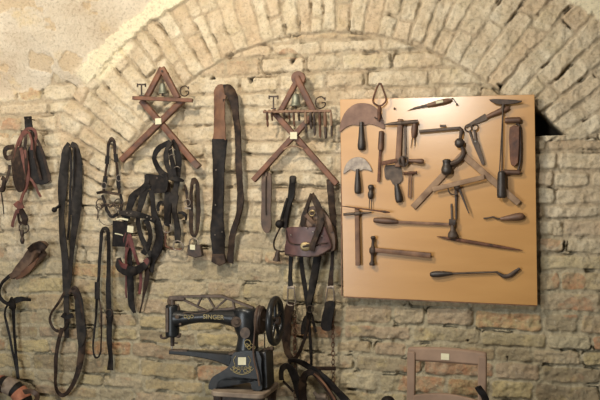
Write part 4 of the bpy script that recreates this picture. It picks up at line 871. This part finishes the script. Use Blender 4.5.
b = MB(); b.handle((430, 274.5), (452, 273.5), [(0, 3), (.1, 5.6), (.4, 6.4), (.8, 4.4), (1, 3)], O(.017)); t.part('handle', b, 'black_wood')
b = MB(); b.rod((451, 273.6), (498, 272), 2.3, O(.014), 1.9); t.part('shaft', b, 'worn_iron')
b = MB(); b.tube([(496, 272, None, 2), (500, 274, None, 3), (504, 276.3, None, 4.2), (509, 275.8, None, 4.4), (514, 272.5, None, 4), (520, 268.3, None, 3)], 3, O(.014), flat=.5); t.part('curved_tip', b, 'dark_iron', bevel=.001)
t = tool('pointed_knife', 'short pointed knife with pale inlaid handle at the top centre of the tan board', 'knife', 430, 104)
b = MB(); b.plate([(406.5, 111), (414, 107.5), (428, 103.5), (429, 106.5), (415, 109)], O(.008), .004); t.part('blade', b, 'dark_iron', bevel=.001)
b = MB(); b.handle((427, 105.5), (452, 99.8), [(0, 2.6), (.1, 4), (.5, 5.4), (.8, 5.2), (1, 2)], O(.015)); h = t.part('handle', b, 'dark_wood')
b = MB(); b.bar((436, 102.6), (443, 101.2), 2.4, O(.03), .003); t.part('inlay', b, 'paper', h, label='pale inlay')
for x, y, lb in ((457, 104.5, 'round headed nail in the board right of the pointed knife'), (394.5, 108.5, 'round headed nail in the board left of the pointed knife')):
    b = MB(); b.cyl(P(x, y, F0-.008), P(x, y, O(.01)), .0022, .0022, 8); b.ball(P(x, y, O(.011)), .0055, 1, .5, 1); solo('board_nail', lb, 'nail', b, 'dark_iron')
solo('hook_wire', 'thin bent wire between the pointed knife and the round headed nail', 'wire', MB().tube([(450, 100), (452.5, 98.5), (454.5, 100.5), (456.5, 103.5)], .9, O(.004)), 'dark_iron')

# ================================================================== sewing machine and its stand
MO = .37
base = P(236, 392, MO)
t = Thing('sewing_machine', 'black cast iron cobbler sewing machine with hand wheel and gold decoration', 'sewing machine', base)
tz = P(235, 393, .50).z            # table top height
# head
b = MB(); b.handle((172.5, 304.5), (172.5, 336.5), [(0, 9), (.03, 13.5), (.15, 14), (.85, 14), (.97, 14), (1, 12)], MO, flat=.95, seg=20, n=2); hd = t.part('head', b, 'black_enamel')
b = MB(); b.bar((167.2, 308), (167.2, 332), 3.2, MO+.033, .01); t.part('face_plate', b, 'worn_iron', hd)
b = MB(); b.handle((172.5, 299), (172.5, 307), [(0, 4.5), (.5, 5.5), (1, 7)], MO); t.part('top_post', b, 'worn_iron')
b = MB(); b.handle((177.5, 304), (177.5, 311), [(0, 2), (.5, 5), (1, 6)], MO); b.cyl(P(177, 317, MO+.03), P(177, 317, MO+.058), .010, .009); b.cyl(P(180, 324, MO+.02), P(180, 324, MO+.04), .006); t.part('tension_knob', b, 'worn_iron')
# arm
b = MB(); b.sweep([P(*q, MO) for q in [(176, 318.5), (182, 318.2), (188, 317.8), (197, 317), (209, 316.3), (221, 316.5), (229, 317.5), (238, 318.5)]], [.088, .077, .062, .055, .058, .064, .073, .086], [.080, .074, .062, .058, .06, .07, .08, .09], 'round', seg=20); t.part('arm', b, 'black_enamel')
# column: upper mass + neck
ps = [(246, 308, 20, .085), (246, 311, 26, .10), (246, 320, 27, .11), (247, 328, 25, .11), (248, 336, 20.5, .105), (247.6, 344, 21.5, .11), (247, 352, 24, .115)]
ps = smooth(ps, 4)
b = MB(); b.sweep([P(x, y, MO) for x, y, w_, d_ in ps], [w_*S(x, y, MO) for x, y, w_, d_ in ps], [d_ for *_, d_ in ps], 'round', seg=24); t.part('column', b, 'black_enamel')
b = MB(); b.cyl(P(236.5, 322, MO+.035), P(236.5, 322, MO+.062), .026, .023, 24); b.cyl(P(236.5, 322, MO+.062), P(236.5, 322, MO+.07), .013, .011, 20); t.part('round_boss', b, 'worn_iron')
b = MB(); b.plate([(241+0+5.0*math.cos(a*PI/12)+4, 333+5.6*math.sin(a*PI/12)) for a in range(24)], MO+.05, .006); t.part('maker_badge', b, 'worn_iron', label='dull worn oval badge')
# base block and foot
def lx(px, py, off): return P(px, py, off)
b = MB(); out = [(234, 352.5), (258.5, 351.5), (261, 368), (262, 389.5), (252, 389.5), (251, 384), (243, 378.5), (233, 376.5), (224, 378.5), (217, 383), (215.5, 389), (208.5, 389), (209.5, 382), (213, 376.5), (221, 372), (228, 367), (231.5, 361)]
b.plate(out, MO-.02, .095, 2); t.part('base', b, 'black_enamel', bevel=.004)
b = MB(); b.plate([(258, 352), (266, 351.5), (267.5, 389), (260, 390)], MO-.06, .11, 0); t.part('rear_housing', b, 'black_enamel', bevel=.006)
# lower free arm
b = MB(); sm_ = smooth([(170, 351.8, 4, .03), (182, 352.3, 4.6, .035), (200, 353.8, 6, .045), (218, 356.2, 8.5, .06), (232, 359, 13, .08), (238, 361, 16, .09)], 4)
b.sweep([P(x, y, MO) for x, y, w_, d_ in sm_], [w_*S(x, y, MO) for x, y, w_, d_ in sm_], [d_ for *_, d_ in sm_], 'box'); t.part('free_arm', b, 'black_enamel', bevel=.002)
b = MB(); b.bar((171, 350), (188, 350.6), 1.6, MO+.004, .032); t.part('needle_plate', b, 'worn_iron')
b = MB(); b.bar((233, 351.5), (262, 350.8), 2.2, MO, .13); t.part('column_flange', b, 'worn_iron', bevel=.002)
# presser bar
b = MB(); b.rod((172.5, 335), (172.5, 346), 4.4, MO, 4); b.rod((174, 343), (178, 343), 1.4, MO); t.part('presser_bar', b, 'dark_iron')
b = MB(); b.tube([(160.8, 334.5), (161.5, 337.3), (165, 338), (170, 335.8), (175, 335.8), (179, 336.8), (180.3, 333.5)], 2.6, MO+.01); t.part('presser_foot_lever', b, 'dark_iron')
b = MB(); b.rod((172, 345), (172, 350), 1.2, MO); t.part('needle', b, 'steel')
# truss lever
b = MB()
b.tube([(169.5, 304), (169.3, 299.5), (172, 298)], 4.2, MO); b.rod((170.5, 298.8), (185, 299.2), 5, MO, 4.4)
o2 = MO
b.bar((170, 297), (201, 296), 2.2, o2, .02); b.bar((201, 296), (222, 296), 2.8, o2, .02); b.bar((222, 296), (253.5, 308), 2.4, o2, .02)
b.bar((183, 299.5), (207, 311), 2, o2, .016); b.bar((206, 311), (235, 308), 2.4, o2, .016)
for a_, b_ in (((202, 296), (197.5, 306)), ((207.5, 296), (215, 308.5)), ((227, 298.5), (215.5, 308.5)), ((233, 301), (234.6, 308.5))): b.bar(a_, b_, 1.8, o2, .014)
b.tube([(180, 314), (188, 312.6), (196, 313.6), (205, 312.5), (212, 309.5)], 1.3, MO+.02)
b.plate([(197, 310), (207, 311), (213, 308), (209, 313.5), (202, 314.5)], MO-.005, .014)
t.part('truss_lever', b, 'worn_iron', bevel=.001)
b = MB(); b.handle((234, 309.8), (244, 309.2), [(0, 1), (.2, 3.2), (.7, 3.5), (1, 1)], MO+.01); t.part('oil_cap', b, 'dark_iron')
# wheels (axis along the machine)
xh = Vector((1, 0, 0))
c1 = P(260.5, 320, MO); k_ = S(260, 320, MO)
b = MB(); b.cyl(c1-xh*.012, c1+xh*.012, 14*k_, 14*k_, 36); b.ring(c1+xh*.012, 12*k_, .012, xh); dk = t.part('drive_disc', b, 'dark_iron', bevel=.003)
b = MB(); b.ring(c1-xh*.008, 14*k_, .008, xh); t.part('disc_rim', b, 'worn_iron', dk)
c2 = P(275.2, 320.8, MO); k2 = S(275, 320, MO)
b = MB(); b.ring(c2, 21.6*k2, .031, xh, n=48, seg=14); hw = t.part('hand_wheel', b, 'black_enamel')
b = MB()
for q in range(5):
    a = 2*PI*q/5+.35; dv_ = Vector((0, math.cos(a), math.sin(a)))
    b.cyl(c2+dv_*.015, c2+dv_*21*k2, .009, .007, 10)
t.part('spokes', b, 'black_enamel', hw)
b = MB(); b.cyl(c2-xh*.02, c2+xh*.022, .02, .018, 20); t.part('hub', b, 'dark_iron', hw)
b = MB(); b.cyl(P(252, 320, MO), c2, .008); t.part('axle', b, 'worn_iron')
# drive belt rods
b = MB(); b.tube([(257.5, 307, MO+.075), (255.8, 320, MO+.08), (254.5, 335, MO+.08), (253.3, 350, MO+.085), (254.5, 362, MO+.09), (257.5, 374, MO+.09), (259.5, 386, MO+.09)], 1.9); t.part('front_belt', b, 'brown_leather')
b = MB(); b.tube([(264.6, 333, MO), (264.8, 350, MO-.02), (266, 378, MO-.03)], 1.3); t.part('rear_rod', b, 'dark_iron')
b = MB(); b.rod((262, 349.8), (274, 348.2), 2, MO); b.handle((266.5, 349.3), (273.5, 348.3), [(0, 3), (.3, 5.5), (.5, 3.4), (.7, 5.5), (1, 4)], MO, n=1); t.part('bobbin_winder', b, 'worn_iron')
# tag, gold scrolls, lettering
b = MB(); b.plate([(238, 357.3), (246, 357.3), (246, 365), (238, 365)], MO+.077, .0015); t.part('paper_tag', b, 'paper', label='pale square paper tag')
b = MB()
for sx in (-1, 1):
    for k in range(3):
        cx_ = 242+sx*(3.2+3*k); cy_ = 370.5-1.2*k
        b.tube([(cx_+sx*2.4*math.cos(a)*(1-a/9), cy_+2.6*math.sin(a)*(1-a/9)) for a in [i*.7 for i in range(9)]], .65, MO+.077, n=2)
    b.tube([(242, 374.5), (242+sx*5, 373.5), (242+sx*9, 371.5)], .7, MO+.077)
    b.tube([(242+sx*6, 356), (242+sx*8.5, 360), (242+sx*7, 365), (242+sx*9, 368)], .6, MO+.077)
for k in range(5): b.pring(234.5+k*3.8, 368, 1.2, .5, MO+.077)
t.part('gold_scrollwork', b, 'gold_paint', label='worn gold scrollwork on the base')
b = MB()
for k in range(6): b.pring(242.5+k*2.2, 345.5+(k % 2)*2, 1.7, .6, MO+.056-.0022*(k-2.5)**2)
b.pring(247.5, 343, 3.2, .7, MO+.056)
t.part('gold_scrollwork', b, 'gold_paint', label='worn gold scrollwork on the column')
sm = text_mb('SINGER', 213.5, 317.2, 6.4, MO+.0375, .001, rot=-.01, squash=1.05)
t.part('gold_lettering', sm, 'gold_paint', label='gold lettering on the arm')
b = MB()
for k in range(3): b.pring(185.5+k*3.2, 316.5+(k % 2), 1.5, .6, MO+.033)
t.part('gold_scrollwork', b, 'gold_paint', label='worn gold scrollwork by the head')

# stand
pA, pB = P(209, 391, .50), P(261, 394.5, .50)
x0, x1 = pA.x, pB.x+.012; yf, yb = -.50, -.235
tb = Thing('machine_stand', 'iron pedestal stand with a small worn wooden top under the sewing machine', 'stand', (0.5*(x0+x1), -.37, 0))
b = MB(); r = .035; out = []
for (cx_, cy_, a0) in ((x1-r, yb-r, 0), (x0+r, yb-r, 90), (x0+r, yf+r, 180), (x1-r, yf+r, 270)):
    for q in range(5): a = math.radians(a0+q*22.5); out.append((cx_+r*math.cos(a), cy_+r*math.sin(a)))
vs = [Vector((x, y, tz)) for x, y in out]+[Vector((x, y, tz-.022)) for x, y in out]; n = len(out)
b.add(vs, [tuple(range(n)), tuple(range(2*n-1, n-1, -1))]+[(i, i+n, (i+1) % n+n, (i+1) % n) for i in range(n)]); tb.part('stand_top', b, 'dusty_wood', bevel=.004)
for sx in (x0+.03, x1-.03):
    for sy in (yf+.04, yb-.04):
        b = MB(); b.sweep([Vector((sx, sy, tz-.02)), Vector((sx, sy, tz-.10)), Vector((sx+(.05 if sx > -.16 else -.05), sy, .25)), Vector((sx+(.09 if sx > -.16 else -.09), sy, 0))], [.04, .03, .022, .035], [.035, .025, .02, .035], 'box'); tb.part('leg', b, 'dark_iron')
b = MB(); b.box(((x0+x1)/2, yf+.04, tz-.045), (x1-x0-.04, .015, .045)); b.box(((x0+x1)/2, yb-.04, tz-.045), (x1-x0-.04, .015, .045)); tb.part('apron', b, 'dark_iron')
b = MB(); b.box(((x0+x1)/2, (yf+yb)/2, .30), (x1-x0+.04, .02, .02)); b.box(((x0+x1)/2, (yf+yb)/2, .12), (.26, .20, .02)); tb.part('treadle', b, 'dark_iron')

# ================================================================== chair back
tl = P(408.5, 346, .30); kz = tl.z
# find right end so that it projects at px 487
ang = math.radians(-6)
wd = .345
cr = (tl.x, -.30)
ch = Thing('wooden_chair', 'plain brown wooden chair with open frame back and a small white tag', 'chair', (tl.x+wd/2, -.45, 0))
MZ = Matrix.Rotation(ang, 4, 'Z')
def C(x, y, z): v = MZ @ Vector((x, y, 0)); return Vector((tl.x+v.x, -.30+v.y, z))
LEAN = .10
def back(x, z, d=0): return C(x, -(kz-z)*LEAN/.9*1.0 - d, z)
def cbox(mb, x0_, x1_, z0, z1, th, d=0, mid=0):
    """piece of the chair back with an optional curved top"""
    n = 10; fr = []; 
    for i in range(n+1):
        x = x0_+(x1_-x0_)*i/n; zt = z1+mid*math.sin(PI*i/n); bow = .014*math.sin(PI*(x/wd))
        for (zz, dd) in ((z0, 0), (zt, 0), (zt, th), (z0, th)):
            fr.append(back(x, zz, dd+d-bow))
    fs = [(0, 1, 2, 3), (4*n+3, 4*n+2, 4*n+1, 4*n)]
    for i in range(n):
        for q in range(4): fs.append((4*i+q, 4*i+4+q, 4*i+4+(q+1) % 4, 4*i+(q+1) % 4))
    mb.add(fr, fs)
b = MB(); cbox(b, 0, wd, kz-.062, kz-.002, .022, 0, .006); ch.part('top_rail', b, 'chair_wood', bevel=.010)
b = MB(); cbox(b, .03, wd-.03, kz-.25, kz-.208, .02, 0, .016); ch.part('lower_rail', b, 'chair_wood', bevel=.004)
for xx in (0, wd-.036):
    b = MB(); b.add([back(xx, kz-.02, 0), back(xx+.036, kz-.02, 0), back(xx+.036, kz-.02, .026), back(xx, kz-.02, .026)]+[C(xx, -.05, .0), C(xx+.036, -.05, 0), C(xx+.036, -.076, 0), C(xx, -.076, 0)], [(0, 1, 2, 3), (7, 6, 5, 4), (0, 4, 5, 1), (1, 5, 6, 2), (2, 6, 7, 3), (3, 7, 4, 0)]); ch.part('back_post', b, 'chair_wood', bevel=.005)
b = MB()
sv = [C(-.01, -.05, .46), C(wd+.01, -.05, .46), C(wd+.03, -.45, .46), C(-.03, -.45, .46)]
b.add([v-Vector((0, 0, .03)) for v in sv]+sv, [(3, 2, 1, 0), (4, 5, 6, 7), (0, 1, 5, 4), (1, 2, 6, 5), (2, 3, 7, 6), (3, 0, 4, 7)]); ch.part('seat', b, 'chair_wood', bevel=.008)
for xx in (-.005, wd-.03):
    b = MB(); b.cyl(C(xx+.018, -.42, .43), C(xx+.018, -.43, 0), .018, .014); ch.part('front_leg', b, 'chair_wood')
tg = MB(); q0 = back(.163, kz-.021, .0); 
def tp(x, z): return back(x, z, .022-.014*math.sin(PI*x/wd)+.002)
tg.add([tp(.148, kz-.047), tp(.184, kz-.047), tp(.184, kz-.02), tp(.148, kz-.02)]+[tp(.148, kz-.047)+Vector((0, -.001, 0)), tp(.184, kz-.047)+Vector((0, -.001, 0)), tp(.184, kz-.02)+Vector((0, -.001, 0)), tp(.148, kz-.02)+Vector((0, -.001, 0))], [(0, 1, 2, 3), (7, 6, 5, 4), (0, 4, 5, 1), (1, 5, 6, 2), (2, 6, 7, 3), (3, 7, 4, 0)])
pt = ch.part('paper_tag', tg, 'paper', label='small white paper tag')
# saddle tree: two dark horns rising behind/in front of the chair
t = Thing('leather_harness_end', 'dark curved leather end rising in front of the right post of the chair', 'harness', P(480, 402, .42))
b = MB(); b.strap([(477.5, 386.5, .42, 4.5), (480, 390, .42, 6), (483.5, 395, .42, 6.5), (486, 401, .42, 6.5), (487, 410, .42, 7), (486, 430, .42, 7)], t=.022); t.part('curved_end', b, 'black_leather')
b = MB(); b.strap([(485, 432, .42), (483, 448, .42), (477, 457, .43), (460, 458, .43), (435, 457, .43)], w=6, t=.012); t.part('lower_strap', b, 'black_leather')
z_floor = 0
b = MB(); b.handle((388, 396), (388, 425), [(0, 3), (.04, 9), (.15, 14), (.4, 16), (.7, 12), (1, 10)], .2); 
t = Thing('saddle_horn_post', 'dark rounded wooden knob just left of the chair at the picture bottom', 'post', (P(388, 400, .2).x, -.2, 0))
t.part('knob', b, 'black_leather')
bb = MB(); v = P(388, 424, .2); bb.cyl(v, (v.x, v.y, 0), .022, .03); t.part('post', bb, 'dark_wood')
bb = MB(); bb.cyl((v.x, v.y, .03), (v.x, v.y, 0), .12, .13, 24); t.part('foot', bb, 'dark_wood')
